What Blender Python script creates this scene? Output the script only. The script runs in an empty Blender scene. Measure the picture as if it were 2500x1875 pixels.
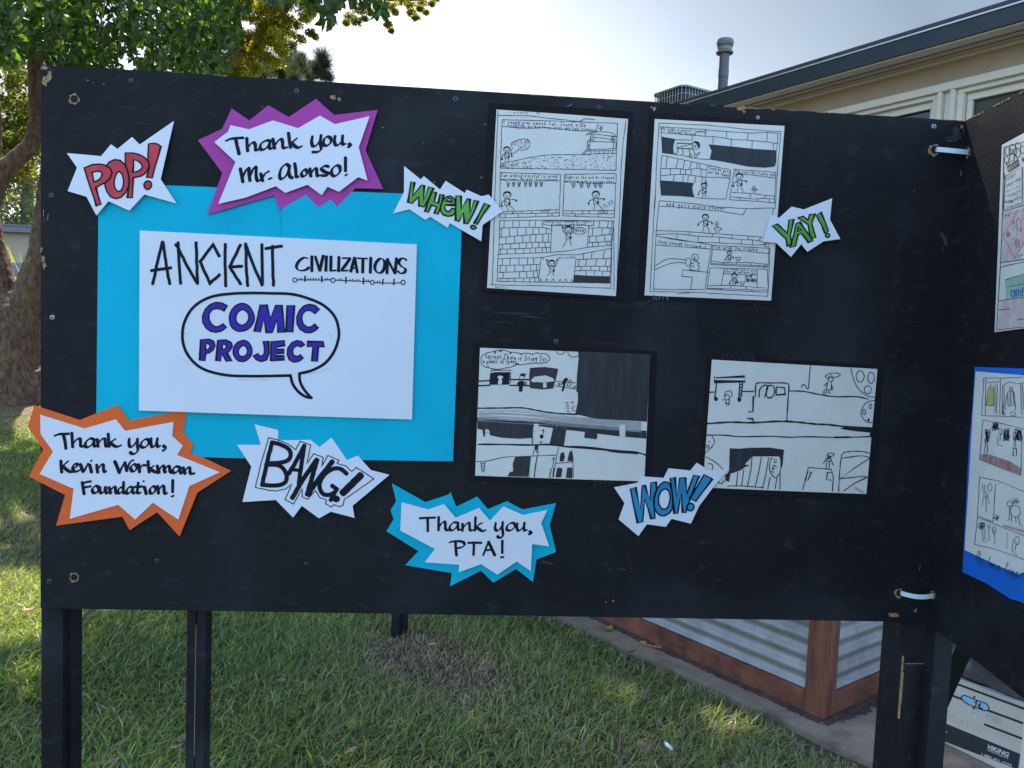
import bpy, bmesh, math, random
import numpy as np
from mathutils import Vector, Matrix
from mathutils.geometry import tessellate_polygon
random.seed(7); rng = np.random.default_rng(7)
R = math.radians
sc = bpy.context.scene
COL = sc.collection

# ------------------------------------------------------------ camera
BH, BW, ZB = .914, .914 * 1.7362, .93      # display board: height, width, height of its lower edge
F = 1950.0; PW, PH = 2500.0, 1875.0        # focal length and size of the photograph in its own pixels
RC = np.array([[0.9969538771080648, -0.06667377266828188, 0.04046696130642341],
               [0.03575785628379674, -0.07036901547740693, -0.9968799212416348],
               [0.06931337546493483, 0.9952903142796672, -0.06777055162750732]])
CAM = np.array([0.69962407, -1.39468132, 0.51059192 + ZB])
cd = bpy.data.cameras.new('camera'); cam = bpy.data.objects.new('camera', cd); COL.objects.link(cam)
r_, u_, b_ = RC[0], -RC[1], -RC[2]
cam.matrix_world = Matrix(((r_[0], u_[0], b_[0], CAM[0]), (r_[1], u_[1], b_[1], CAM[1]), (r_[2], u_[2], b_[2], CAM[2]), (0, 0, 0, 1)))
cd.sensor_width = 36; cd.lens = 36 * F / PW; cd.clip_start = .02; cd.clip_end = 2000
sc.camera = cam
# ------------------------------------------------------------ light
SUN_EL, SUN_AZ = 57, -12
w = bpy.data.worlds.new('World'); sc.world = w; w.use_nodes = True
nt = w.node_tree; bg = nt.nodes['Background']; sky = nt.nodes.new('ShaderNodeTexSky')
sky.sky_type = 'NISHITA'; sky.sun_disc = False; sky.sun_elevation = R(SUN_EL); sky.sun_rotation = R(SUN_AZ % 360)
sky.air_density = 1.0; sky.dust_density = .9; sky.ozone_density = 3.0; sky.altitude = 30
# added direction ramp dims and tints the sky sunward, full strength behind the camera
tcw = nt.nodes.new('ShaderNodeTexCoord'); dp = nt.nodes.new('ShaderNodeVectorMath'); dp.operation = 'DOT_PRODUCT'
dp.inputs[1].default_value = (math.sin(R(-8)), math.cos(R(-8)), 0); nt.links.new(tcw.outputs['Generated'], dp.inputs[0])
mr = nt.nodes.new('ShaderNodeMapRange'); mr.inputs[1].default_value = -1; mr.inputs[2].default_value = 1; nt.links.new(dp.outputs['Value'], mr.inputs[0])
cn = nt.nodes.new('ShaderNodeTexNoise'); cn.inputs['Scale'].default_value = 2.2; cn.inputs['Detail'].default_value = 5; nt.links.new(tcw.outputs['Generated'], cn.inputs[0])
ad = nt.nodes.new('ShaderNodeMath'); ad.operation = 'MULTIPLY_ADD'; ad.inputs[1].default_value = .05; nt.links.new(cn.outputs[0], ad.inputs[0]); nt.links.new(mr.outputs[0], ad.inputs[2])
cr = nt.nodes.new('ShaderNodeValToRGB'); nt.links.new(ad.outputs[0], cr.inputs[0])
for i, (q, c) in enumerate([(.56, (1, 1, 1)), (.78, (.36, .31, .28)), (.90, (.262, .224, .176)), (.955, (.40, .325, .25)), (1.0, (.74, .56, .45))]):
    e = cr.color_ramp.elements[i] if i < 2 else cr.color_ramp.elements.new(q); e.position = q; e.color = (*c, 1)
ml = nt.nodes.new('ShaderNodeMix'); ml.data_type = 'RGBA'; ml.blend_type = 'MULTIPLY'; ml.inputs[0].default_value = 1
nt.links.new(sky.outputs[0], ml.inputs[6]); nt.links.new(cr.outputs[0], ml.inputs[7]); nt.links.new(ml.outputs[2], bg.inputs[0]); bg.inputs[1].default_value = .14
SD = Vector((math.sin(R(SUN_AZ)) * math.cos(R(SUN_EL)), math.cos(R(SUN_AZ)) * math.cos(R(SUN_EL)), math.sin(R(SUN_EL))))
sl = bpy.data.lights.new('sun', 'SUN'); sl.energy = 3.2; sl.angle = R(.53); sl.color = (1, .93, .82)
so = bpy.data.objects.new('sun', sl); COL.objects.link(so); so.rotation_euler = SD.to_track_quat('Z', 'Y').to_euler()
sc.view_settings.view_transform = 'Standard'; sc.view_settings.look = 'None'; sc.view_settings.gamma = 1
sc.view_settings.exposure = 2.0
sc.cycles.max_bounces = 8; sc.cycles.transparent_max_bounces = 6

# ------------------------------------------------------------ geometry of the view
def ray(px, py): return RC.T @ np.array([(px - PW / 2) / F, (py - PH / 2) / F, 1.0])
def on_plane(px, py, p0, n):
    d = ray(px, py); n = np.array(n, float)
    return CAM + ((np.array(p0, float) - CAM) @ n) / (d @ n) * d
def ground(px, py, z=0): return on_plane(px, py, (0, 0, z), (0, 0, 1))
def at(px, py, depth): return CAM + ray(px, py) * depth
def project(P):
    q = (np.asarray(P, float) - CAM) @ RC.T
    return q[..., 0] / q[..., 2] * F + PW / 2, q[..., 1] / q[..., 2] * F + PH / 2, q[..., 2]

# ------------------------------------------------------------ objects
def link(name, me, parent=None, loc=None):
    o = bpy.data.objects.new(name, me); COL.objects.link(o)
    if parent is not None: o.parent = parent
    if loc is not None: o.location = loc
    return o
def tag(o, label=None, cat=None, group=None, kind=None):
    for k, v in (('label', label), ('category', cat), ('group', group), ('kind', kind)):
        if v: o[k] = v
    return o
def thing(name, label, cat, group=None, loc=(0, 0, 0)):
    return tag(link(name, None, None, loc), label, cat, group)
class MB:
    """collects vertices and faces of one mesh, with a material index per face"""
    def __init__(s): s.v = []; s.f = []; s.m = []
    def add(s, vs, fs, m=0):
        b = len(s.v); s.v += [tuple(map(float, q)) for q in vs]
        for f in fs: s.f.append([b + i for i in f]); s.m.append(m)
    def box(s, o, a, b, c, m=0):
        o, a, b, c = [np.array(q, float) for q in (o, a, b, c)]
        if np.dot(np.cross(a, b), c) < 0: o = o + a; a = -a
        vs = [o, o + a, o + a + b, o + b, o + c, o + a + c, o + a + b + c, o + b + c]
        s.add(vs, [(0, 3, 2, 1), (4, 5, 6, 7), (0, 1, 5, 4), (1, 2, 6, 5), (2, 3, 7, 6), (3, 0, 4, 7)], m)
    def tube(s, pts, rad, n=10, m=0, cap=True):
        pts = [Vector(p) for p in pts]; rings = []; ref = Vector((.31, .52, .79))
        for i, p in enumerate(pts):
            t = (pts[min(i + 1, len(pts) - 1)] - pts[max(i - 1, 0)]).normalized()
            if abs(t.dot(ref)) > .95: ref = Vector((.9, -.3, .2))
            x = t.cross(ref).normalized(); y = t.cross(x)
            rr = rad[i] if hasattr(rad, '__len__') else rad
            rings.append([p + (x * math.cos(2 * math.pi * k / n) + y * math.sin(2 * math.pi * k / n)) * rr for k in range(n)])
        vs = [q for r in rings for q in r]; fs = []
        for i in range(len(pts) - 1):
            for k in range(n): fs.append((i * n + k, i * n + (k + 1) % n, (i + 1) * n + (k + 1) % n, (i + 1) * n + k))
        if cap: fs += [tuple(range(n))[::-1], tuple(range((len(pts) - 1) * n, len(pts) * n))]
        s.add(vs, fs, m)
    def lathe(s, c, prof, n=24, m=0):
        vs = []; fs = []
        for r, z in prof: vs += [(c[0] + r * math.cos(2 * math.pi * k / n), c[1] + r * math.sin(2 * math.pi * k / n), c[2] + z) for k in range(n)]
        for i in range(len(prof) - 1):
            for k in range(n): fs.append((i * n + k, i * n + (k + 1) % n, (i + 1) * n + (k + 1) % n, (i + 1) * n + k))
        s.add(vs, fs, m)
    def build(s, name, mats, parent=None, bevel=0, smooth=False):
        me = bpy.data.meshes.new(name); me.from_pydata(s.v, [], s.f)
        if not isinstance(mats, (list, tuple)): mats = [mats]
        for q in mats: me.materials.append(q)
        if len(mats) > 1: me.polygons.foreach_set('material_index', s.m)
        if smooth: me.polygons.foreach_set('use_smooth', [True] * len(me.polygons))
        me.validate(); me.update()
        o = link(name, me, parent)
        if bevel:
            b = o.modifiers.new('bevel', 'BEVEL'); b.width = bevel; b.segments = 2; b.limit_method = 'ANGLE'
        return o
def big_mesh(name, V, faces, mat, parent=None, colors=None, smooth=False):
    """numpy mesh: V (n,3), faces list of (k,m) index arrays with k corners; colors per vertex"""
    me = bpy.data.meshes.new(name); me.vertices.add(len(V)); me.vertices.foreach_set('co', np.asarray(V, np.float32).ravel())
    loops = np.concatenate([f.ravel() for f in faces]); tot = np.concatenate([np.full(len(f), f.shape[1]) for f in faces])
    me.loops.add(len(loops)); me.loops.foreach_set('vertex_index', loops.astype(np.int32))
    me.polygons.add(len(tot)); me.polygons.foreach_set('loop_start', (np.cumsum(tot) - tot).astype(np.int32))
    if smooth: me.polygons.foreach_set('use_smooth', [True] * len(tot))
    me.update(calc_edges=True)
    if colors is not None:
        a = me.color_attributes.new('tint', 'FLOAT_COLOR', 'POINT')
        a.data.foreach_set('color', np.concatenate([colors, np.ones((len(V), 1))], 1).astype(np.float32).ravel())
    me.materials.append(mat); me.validate()
    return link(name, me, parent)

# ------------------------------------------------------------ materials
def mat(name, col, rough=.6, var=.12, scale=8, detail=6, bump=0, bscale=None, metal=0, spec=.5, col2=None, lo=.35, hi=.7, stretch=None):
    m = bpy.data.materials.new(name); m.use_nodes = True; n = m.node_tree; L = n.links.new
    p = n.nodes['Principled BSDF']; p.inputs['Roughness'].default_value = rough; p.inputs['Metallic'].default_value = metal
    p.inputs['Specular IOR Level'].default_value = spec
    tc = n.nodes.new('ShaderNodeTexCoord'); vec = tc.outputs['Object']
    if stretch:
        mp = n.nodes.new('ShaderNodeMapping'); mp.inputs['Scale'].default_value = stretch; L(vec, mp.inputs[0]); vec = mp.outputs[0]
    no = n.nodes.new('ShaderNodeTexNoise'); no.inputs['Scale'].default_value = scale; no.inputs['Detail'].default_value = detail
    no.inputs['Roughness'].default_value = .65; L(vec, no.inputs[0])
    rp = n.nodes.new('ShaderNodeValToRGB'); L(no.outputs[0], rp.inputs[0])
    c2 = col2 if col2 else tuple(min(1, c * (1 + var)) for c in col); c1 = col if col2 else tuple(c * (1 - var) for c in col)
    rp.color_ramp.elements[0].position = lo; rp.color_ramp.elements[0].color = (*c1, 1)
    rp.color_ramp.elements[1].position = hi; rp.color_ramp.elements[1].color = (*c2, 1)
    L(rp.outputs[0], p.inputs['Base Color'])
    if bump:
        nb = n.nodes.new('ShaderNodeTexNoise'); nb.inputs['Scale'].default_value = bscale or scale * 4; nb.inputs['Detail'].default_value = 4; L(vec, nb.inputs[0])
        bp = n.nodes.new('ShaderNodeBump'); bp.inputs['Strength'].default_value = bump; bp.inputs['Distance'].default_value = .01
        L(nb.outputs[0], bp.inputs['Height']); L(bp.outputs[0], p.inputs['Normal'])
    return m
def leaf_mat(name, rough=.45, trans=.45, tint=(1, 1, .45), spec=.4):
    m = bpy.data.materials.new(name); m.use_nodes = True; n = m.node_tree; L = n.links.new
    p = n.nodes['Principled BSDF']; p.inputs['Roughness'].default_value = rough; p.inputs['Specular IOR Level'].default_value = spec
    a = n.nodes.new('ShaderNodeAttribute'); a.attribute_name = 'tint'; L(a.outputs['Color'], p.inputs['Base Color'])
    t = n.nodes.new('ShaderNodeBsdfTranslucent')
    mx = n.nodes.new('ShaderNodeMix'); mx.data_type = 'RGBA'; mx.blend_type = 'MULTIPLY'; mx.inputs[0].default_value = 1
    L(a.outputs['Color'], mx.inputs[6]); mx.inputs[7].default_value = (tint[0] * 1.6, tint[1] * 1.6, tint[2] * 1.6, 1); L(mx.outputs[2], t.inputs[0])
    ms = n.nodes.new('ShaderNodeMixShader'); ms.inputs[0].default_value = trans
    L(p.outputs[0], ms.inputs[1]); L(t.outputs[0], ms.inputs[2]); L(ms.outputs[0], n.nodes['Material Output'].inputs[0])
    return m
M = {}
M['white'] = mat('white_paper', (.78, .79, .82), .75, .025, 5, bump=.10, bscale=9, spec=.15)
M['drawing_paper'] = mat('drawing_paper', (.74, .72, .64), .85, .06, 14, bump=.12, bscale=12, spec=.15)
M['cyan'] = mat('cyan_construction_paper', (.006, .47, .62), .8, .07, 6, bump=.12, bscale=7, spec=.15)
M['purple'] = mat('purple_paper', (.47, .07, .33), .8, .05, 7, spec=.15)
M['orange'] = mat('orange_paper', (.86, .15, .035), .8, .05, 7, spec=.15)
M['blue'] = mat('blue_paper', (.015, .16, .62), .8, .1, 7, spec=.15)
M['black_paper'] = mat('black_construction_paper', (.017, .0135, .0145), .9, .12, 60, spec=.15)
M['ink'] = mat('black_marker_ink', (.009, .009, .018), .6, .5, 30, spec=.15)
M['pen'] = mat('black_pen', (.022, .024, .034), .6, .4, 30, spec=.15)
M['pencil'] = mat('grey_pencil', (.35, .35, .35), .7, .2, 60)
M['blue_pen'] = mat('dark_blue_pencil', (.01, .045, .20), .7, .3, 60)
M['chalk'] = mat('pale_crayon', (.17, .17, .18), .8, .4, 90)
M['faint'] = mat('faint_crayon', (.045, .045, .05), .8, .4, 90)
M['red_marker'] = mat('red_marker', (.52, .025, .035), .7, 0, 14, col2=(.68, .065, .075), stretch=(3, 1, .7))
M['green_marker'] = mat('green_marker', (.07, .33, .03), .7, 0, 20, col2=(.17, .46, .05))
M['blue_marker'] = mat('blue_marker', (.005, .21, .40), .7, 0, 16, col2=(.02, .33, .52))
M['indigo_marker'] = mat('indigo_marker', (.040, .006, .24), .7, 0, 24, col2=(.018, .012, .37))
M['scribble'] = mat('marker_scribble', (.018, .018, .022), .6, 0, 90, col2=(.055, .055, .068), stretch=(1, 1, .18), lo=.5, hi=.9)
M['brown_marker'] = mat('dark_brown_marker', (.030, .018, .018), .6, .3, 40)
M['crayon_brown'] = mat('brown_crayon', (.30, .14, .11), .8, 0, 90, col2=(.52, .36, .32), stretch=(1, 1, .3))
M['crayon_pink'] = mat('pink_crayon', (.58, .42, .40), .8, 0, 90, col2=(.70, .62, .58), stretch=(1, 1, .3))
M['crayon_green'] = mat('green_crayon', (.26, .48, .33), .8, 0, 90, col2=(.40, .58, .44))
M['crayon_red'] = mat('red_crayon', (.50, .06, .06), .8, .2, 90)
M['crayon_yellow'] = mat('yellow_crayon', (.46, .42, .06), .8, 0, 90, col2=(.60, .55, .16))
M['crayon_blue'] = mat('blue_crayon', (.05, .10, .45), .8, .2, 90)
M['stain'] = mat('grey_wash', (.40, .43, .47), .8, 0, 60, col2=(.62, .64, .64))
M['raw_wood'] = mat('raw_plywood', (.22, .12, .05), .85, 0, 160, col2=(.48, .31, .15))
M['steel'] = mat('dull_screw_steel', (.35, .36, .38), .45, .2, 60, metal=.8)
M['dark_steel'] = mat('painted_screw', (.05, .05, .06), .4, .3, 60)
M['tie'] = mat('nylon_tie', (.62, .74, .78), .4, .05, 20)
M['hole'] = mat('dark_hole', (.008, .007, .006), .9, .2, 20)

def paint_mat():
    m = mat('worn_black_paint', (.0075, .0078, .0085), .7, 0, 2.2, 8, col2=(.014, .0145, .016), bump=.12, bscale=220, spec=.22)
    n = m.node_tree; L = n.links.new; p = n.nodes['Principled BSDF']; base = p.inputs['Base Color'].links[0].from_socket
    tc = n.nodes['Texture Coordinate']
    def layer(base, scale, stretch, lo, hi, col, fac, rot=0):
        mp = n.nodes.new('ShaderNodeMapping'); mp.inputs['Scale'].default_value = stretch; mp.inputs['Rotation'].default_value = (0, rot, 0); L(tc.outputs['Object'], mp.inputs[0])
        no = n.nodes.new('ShaderNodeTexNoise'); no.inputs['Scale'].default_value = scale; no.inputs['Detail'].default_value = 8; L(mp.outputs[0], no.inputs[0])
        rp = n.nodes.new('ShaderNodeMapRange'); rp.inputs[1].default_value = lo; rp.inputs[2].default_value = hi; rp.inputs[3].default_value = 0; rp.inputs[4].default_value = fac; L(no.outputs[0], rp.inputs[0])
        mx = n.nodes.new('ShaderNodeMix'); mx.data_type = 'RGBA'; L(rp.outputs[0], mx.inputs[0]); L(base, mx.inputs[6]); mx.inputs[7].default_value = (*col, 1)
        return mx.outputs[2]
    base = layer(base, 4, (1, 1, 1), .50, .74, (.034, .037, .045), .75)
    base = layer(base, 30, (1, 1, 1.6), .58, .74, (.040, .042, .048), .5)
    base = layer(base, 9, (1, 1, 14), .64, .78, (.06, .06, .066), .3, .5)
    base = layer(base, 7, (16, 1, 1), .66, .80, (.06, .06, .066), .22, .15)
    base = layer(base, 170, (1, 1, 1), .735, .775, (.30, .26, .20), .8)
    L(base, p.inputs['Base Color'])
    return m
M['paint'] = paint_mat()

# ------------------------------------------------------------ drawing with pens
class Surf:
    """a sheet's own plane: maps a point of the photograph to the sheet; bend() is how far it bows off the board"""
    def __init__(s, d, p0=(0, 0, 0), n=(0, -1, 0), bend=None):
        s.n = np.array(n, float); s.d = d; s.bend = bend; s.base = np.array(p0, float)
    def __call__(s, px, py, lift=0):
        q = on_plane(px, py, s.base + s.n * s.d, s.n)
        return q + s.n * (lift + (s.bend(q) if s.bend else 0))
def parse(txt):
    out = []
    for e in txt.replace('\n', ' ').split(';'):
        t = e.split()
        if not t: continue
        fl = ''
        while ',' not in t[0]: fl += t.pop(0)
        wd = ''.join(c for c in fl if c in '0123456789.'); fl = fl.strip('0123456789.')
        out.append((fl, float(wd) if wd else None, [tuple(map(float, q.split(','))) for q in t]))
    return out
def smooth(pts, closed=False, k=7):
    P = np.array(pts, float); n = len(P)
    if n < 3: return P
    g = lambda i: P[i % n] if closed else P[min(max(i, 0), n - 1)]
    out = []
    for i in range(n if closed else n - 1):
        a, b, c, d = g(i - 1), g(i), g(i + 1), g(i + 2)
        for t in np.arange(k) / k:
            out.append(.5 * (2 * b + (c - a) * t + (2 * a - 5 * b + 4 * c - d) * t * t + (3 * b - a - 3 * c + d) * t ** 3))
    if not closed: out.append(P[-1])
    return np.array(out)
def subdivide(P, step, closed=False, wob=0):
    P = np.asarray(P, float)
    if closed: P = np.vstack([P, P[:1]])
    out = []
    for a, b in zip(P[:-1], P[1:]):
        k = max(1, int(np.hypot(*(b - a)) / step))
        for i in range(k): out.append(a + (b - a) * i / k + (rng.normal(0, wob, 2) if wob and i else 0))
    out.append(P[-1]); return np.array(out[:-1] if closed else out)
class Pen:
    """one mesh of pen lines and coloured-in areas lying on a sheet"""
    def __init__(s, surf, frame, lift=.0003): s.mb = MB(); s.surf = surf; s.fr = frame; s.lift = lift; s.mats = []; s.k = 0
    def mi(s, m):
        if m not in s.mats: s.mats.append(m)
        return s.mats.index(m)
    def pt(s, q, extra=0): return s.surf(s.fr[0] + q[0] * s.fr[2], s.fr[1] + q[1] * s.fr[2], s.lift + extra)
    def line(s, pts, wd, m='pen', closed=False, nib=None, cap=True, extra=.00018):
        P = np.asarray(pts, float)
        keep = [0] + [i for i in range(1, len(P)) if np.hypot(*(P[i] - P[i - 1])) > 1e-3]; P = P[keep]
        if len(P) < 2: return
        wd = wd * .84 if m == 'pen' else wd; n = len(P); T = np.zeros_like(P)
        for i in range(n):
            a = P[(i - 1) % n] if closed else P[max(i - 1, 0)]; b = P[(i + 1) % n] if closed else P[min(i + 1, n - 1)]
            T[i] = b - a
        T /= np.maximum(1e-9, np.hypot(T[:, 0], T[:, 1]))[:, None]; N = np.stack([-T[:, 1], T[:, 0]], 1)
        W = np.full(n, wd / 2.0)
        if nib is not None:
            c = np.abs(T[:, 0] * math.sin(nib) + T[:, 1] * math.cos(nib)); W = W * np.sqrt(c * c + .16 * (1 - c * c)) * 1.12
        else:
            if m == 'pen' and n > 3: W = W * (1 + .22 * np.sin(np.arange(n) * random.uniform(.5, 1.3) + random.uniform(0, 6)) * random.uniform(.4, 1))
            for i in range(n):            # mitre
                if 0 < i < n - 1 or closed:
                    e = P[i] - P[(i - 1) % n]; e = e / max(1e-9, np.hypot(*e)); c = abs(e @ T[i]); W[i] = W[i] / max(c, .55)
        s.k += 1; ex = extra + (s.k % 7) * 1.2e-5
        A = P + N * W[:, None]; B = P - N * W[:, None]
        V = [s.pt(q, ex) for q in A] + [s.pt(q, ex) for q in B]
        fs = [(i, i + 1, n + i + 1, n + i) for i in range(n - 1)]
        if closed: fs.append((n - 1, 0, n, 2 * n - 1))
        s.mb.add(V, fs, s.mi(m))
        if cap and not closed:
            for i, sg in ((0, -1), (n - 1, 1)):
                th = [math.pi * k / 6 for k in range(7)]
                q = [P[i] + (N[i] * math.cos(t) + T[i] * sg * math.sin(t) * .7) * W[i] for t in th]
                s.mb.add([s.pt(x, ex) for x in q], [tuple(range(7))], s.mi(m))
    def lines(s, txt, wd, m='pen', nib=None, step=None, wob=0, extra=.00018):
        for fl, w2, P in parse(txt):
            c = 'c' in fl
            if 's' in fl: P = smooth(P, c)
            elif step: P = subdivide(P, step, c, wob)
            elif nib is not None: P = subdivide(P, 25, c)
            s.line(P, w2 or wd, m, c, nib, True, extra)
        return s
    def fill(s, loops, m, extra=.00006, step=None):
        loops = [np.asarray(l, float) for l in loops]
        if step: loops = [subdivide(l, step, True) for l in loops]
        flat = [q for l in loops for q in l]
        tri = tessellate_polygon([[Vector((q[0], q[1], 0)) for q in l] for l in loops])
        mx = 22 / s.fr[2]; flat = [np.array(q) for q in flat]; todo = [tuple(t) for t in tri]; done = []; memo = {}
        while todo:
            t = todo.pop(); e = [np.hypot(*(flat[t[i]] - flat[t[(i + 1) % 3]])) for i in range(3)]; i = int(np.argmax(e))
            if e[i] <= mx: done.append(t); continue
            a, b, c = t[i], t[(i + 1) % 3], t[(i + 2) % 3]; key = (min(a, b), max(a, b))
            if key not in memo: memo[key] = len(flat); flat.append((flat[a] + flat[b]) / 2)
            k = memo[key]; todo += [(a, k, c), (k, b, c)]
        s.mb.add([s.pt(q, extra) for q in flat], done, s.mi(m))
    def fills(s, txt, m, outline=None, om='ink', extra=.00006):
        for e in txt.replace('\n', ' ').split(';'):
            if not e.strip(): continue
            loops = []
            for l in e.split('|'):
                fl, _, P = parse(l)[0]; loops.append(smooth(P, True) if 's' in fl else np.array(P))
            s.fill(loops, m, extra)
            if outline:
                for l in loops: s.line(l, outline, om, True)
        return s
    def ell(s, *es, wd=8, m='pen', fill=None):
        for x, y, a, b in es:
            P = [(x + a * math.cos(t), y + b * math.sin(t)) for t in np.linspace(0, 2 * math.pi, 18)[:-1]]
            if fill: s.fill([P], fill)
            if wd: s.line(P, wd, m, True)
        return s
    def text(s, string, p0, p1, size, wd=7, m='pen', jit=.05):
        p0 = np.array(p0, float); p1 = np.array(p1, float); L = np.hypot(*(p1 - p0)); ux = (p1 - p0) / L; uy = np.array([ux[1], -ux[0]])
        adv = sum((.8 if c == ' ' else .5) if c in " .,'!il" else (1.25 if c in 'mwMW' else 1) for c in string); step = L / adv; x = 0
        for c in string:
            a = (.8 if c == ' ' else .5) if c in " .,'!il" else (1.25 if c in 'mwMW' else 1)
            dy = random.uniform(-jit, jit) * size
            for st in FONT.get(c, FONT.get(c.lower(), '')).split('/'):
                if not st: continue
                q = [(int(st[i]), int(st[i + 1]) - 2) for i in range(0, len(st), 2)]
                P = [p0 + ux * (x + step * a * .66 * g / 4) + uy * (size * h / 6 + dy) for g, h in q]
                if len(P) > 3: P = smooth(P, False, 3)
                s.line(P, wd * .74, m, cap=False)
            x += step * a
        return s
    def man(s, hx, hy, r, hands, feet, wd=8, hair='full', up=False):
        """a child's drawing of a boy: round head with black curls, slanted eyes, sash and pouch"""
        s.line([(hx + r * math.cos(t), hy + r * .95 * math.sin(t)) for t in np.linspace(0, 2 * math.pi, 18)[:-1]], wd, 'pen', True)
        a = np.linspace(math.pi * 1.02, math.pi * 2.02, 12)
        o = [(hx + r * 1.25 * math.cos(t) * (1 + .06 * math.sin(5 * t)), hy + r * 1.15 * math.sin(t) - r * .1) for t in a]
        i = [(hx + r * .85 * math.cos(t), hy + r * .55 * math.sin(t) - r * .15) for t in a[::-1]]
        s.fill([o + i], 'pen')
        s.lines(f'{hx-r*.6},{hy-r*.05} {hx-r*.1},{hy+r*.2};{hx+r*.15},{hy+r*.2} {hx+r*.6},{hy-r*.1};{hx-r*.35},{hy+r*.58} {hx+r*.35},{hy+r*.5}', wd * .9)
        t0, t1 = hy + r * 1.0, hy + r * 2.6; hwd = r * .62
        s.lines(f'c {hx-hwd},{t0} {hx+hwd},{t0} {hx+hwd*1.15},{t1} {hx-hwd*1.1},{t1};{hx-hwd},{t0+r*.3} {hx+hwd},{t1-r*.1};c {hx+hwd*.8},{t1-r*.7} {hx+hwd*1.4},{t1-r*.7} {hx+hwd*1.4},{t1-r*.2} {hx+hwd*.8},{t1-r*.2}', wd)
        for sg, h in zip((-1, 1), hands):
            a = np.array((hx + sg * hwd, t0 + r * .25)); b = np.array(h, float); mid = (a + b) / 2 + np.array((sg * r * .35, r * .1 if up else -r * .25))
            s.line(smooth([a, mid, b]), wd * 1.3); s.line([b + r * .24 * np.array((math.cos(t), math.sin(t))) for t in np.linspace(0, 6.28, 9)[:-1]], wd, 'pen', True)
        for sg, f in zip((-1, 1), feet):
            a = np.array((hx + sg * hwd * .6, t1)); b = np.array(f, float); mid = (a + b) / 2 + np.array((r * .12, 0))
            s.line([a, mid, b], wd)
        return s
    def build(s, name, parent): return s.mb.build(name, [M[q] for q in s.mats], parent)
# single-stroke letters on a 4 x 6 grid; y is stored two higher so that descenders stay positive
FONT = {'a': '4535243424142334353/4542', 'b': '1812/1525344342312212', 'c': '45351524031222324', 'd': '3832/3525142312223233', 'e': '144434251413223242',
 'f': '4738272212/1535', 'g': '35251423334535/35302010', 'h': '1812/14253532', 'i': '2522/2727', 'j': '2521100', 'k': '1812/3514/1432', 'l': '2822', 'm': '0502/0415252/2425353432/', 'n': '1512/142535453532',
 'o': '251423324435', 'p': '1510/1525343323', 'q': '35251423', 'r': '1512/142545', 's': '4525142434332212', 't': '2722/1535', 'u': '15132232435/4542', 'v': '152235', 'w': '0512253245', 'x': '1542/4512', 'y': '152333/4520', 'z': '1545124',
 'A': '022842/1535', 'B': '0802/08384635053432', 'C': '473818050312324', 'D': '080222434728', 'E': '48080242/0535', 'F': '480802/0535', 'H': '0802/4842/0545', 'I': '2822/1838/1232', 'J': '48431202', 'K': '0802/4805/1542', 'L': '080242', 'M': '0208254842',
 'N': '02084248', 'O': '28060422444728', 'P': '02083847350', 'R': '02083847350/2542', 'S': '473818161534431202', 'T': '0848/2822', 'U': '0804224448', 'V': '082248', 'W': '0812253248', 'Y': '0825/4825/2522', 'Z': '0848024', 'X': '0842/4802',
 '1': '172822', '-': '1535', '!': '2824/2222', '.': '2222', ',': '2221', "'": '2827', 'G': '4738180503124244/2444'}
FONT = {k: '/'.join(p if len(p) % 2 == 0 else p[:-1] for p in v.split('/')) for k, v in FONT.items()}

def poly_sheet(name, outline, surf, m, parent, frame=None, thick=.0004):
    """a cut sheet of paper: its outline given in photograph points, with a real thickness"""
    fr = frame or (0, 0, 1); P = [surf(fr[0] + x * fr[2], fr[1] + y * fr[2]) for x, y in outline]; n = len(P)
    tri = tessellate_polygon([[Vector((x, -y, 0)) for x, y in outline]]); mb = MB()
    bk = [q - surf.n * thick for q in P]
    mb.add(P + bk, [tuple(t) for t in tri] + [tuple(n + i for i in t[::-1]) for t in tri] + [(i, (i + 1) % n, n + (i + 1) % n, n + i) for i in range(n)])
    return mb.build(name, m, parent)
def grid_sheet(name, q, surf, m, parent, nx=22, ny=22, thick=.0004):
    """a four-cornered page (top left, top right, bottom right, bottom left) bowing with its surface"""
    a, b, c, d = [np.array(x, float) for x in q]; mb = MB(); V = []; Bk = []
    # corners on the true plane, so the page keeps straight edges
    fa, fb, fc, fd = [surf(*x) - surf.n * (surf.bend(surf(*x)) if surf.bend else 0) for x in (a, b, c, d)]
    for j in range(ny + 1):
        for i in range(nx + 1):
            u, v = i / nx, j / ny; p = (fa * (1 - u) + fb * u) * (1 - v) + (fd * (1 - u) + fc * u) * v
            p = p + surf.n * (surf.bend(p) if surf.bend else 0); V.append(p); Bk.append(p - surf.n * thick)
    N = len(V); k = nx + 1; fs = []
    for j in range(ny):
        for i in range(nx):
            f = (j * k + i, (j + 1) * k + i, (j + 1) * k + i + 1, j * k + i + 1); fs += [f, tuple(N + x for x in f[::-1])]
    rim = [i for i in range(k)] + [j * k + nx for j in range(1, ny + 1)] + [ny * k + i for i in range(nx - 1, -1, -1)] + [j * k for j in range(ny - 1, 0, -1)]
    for x, y in zip(rim, rim[1:] + rim[:1]): fs.append((x, y, N + y, N + x))
    mb.add(V + Bk, fs); return mb.build(name, m, parent, smooth=False)
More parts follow.
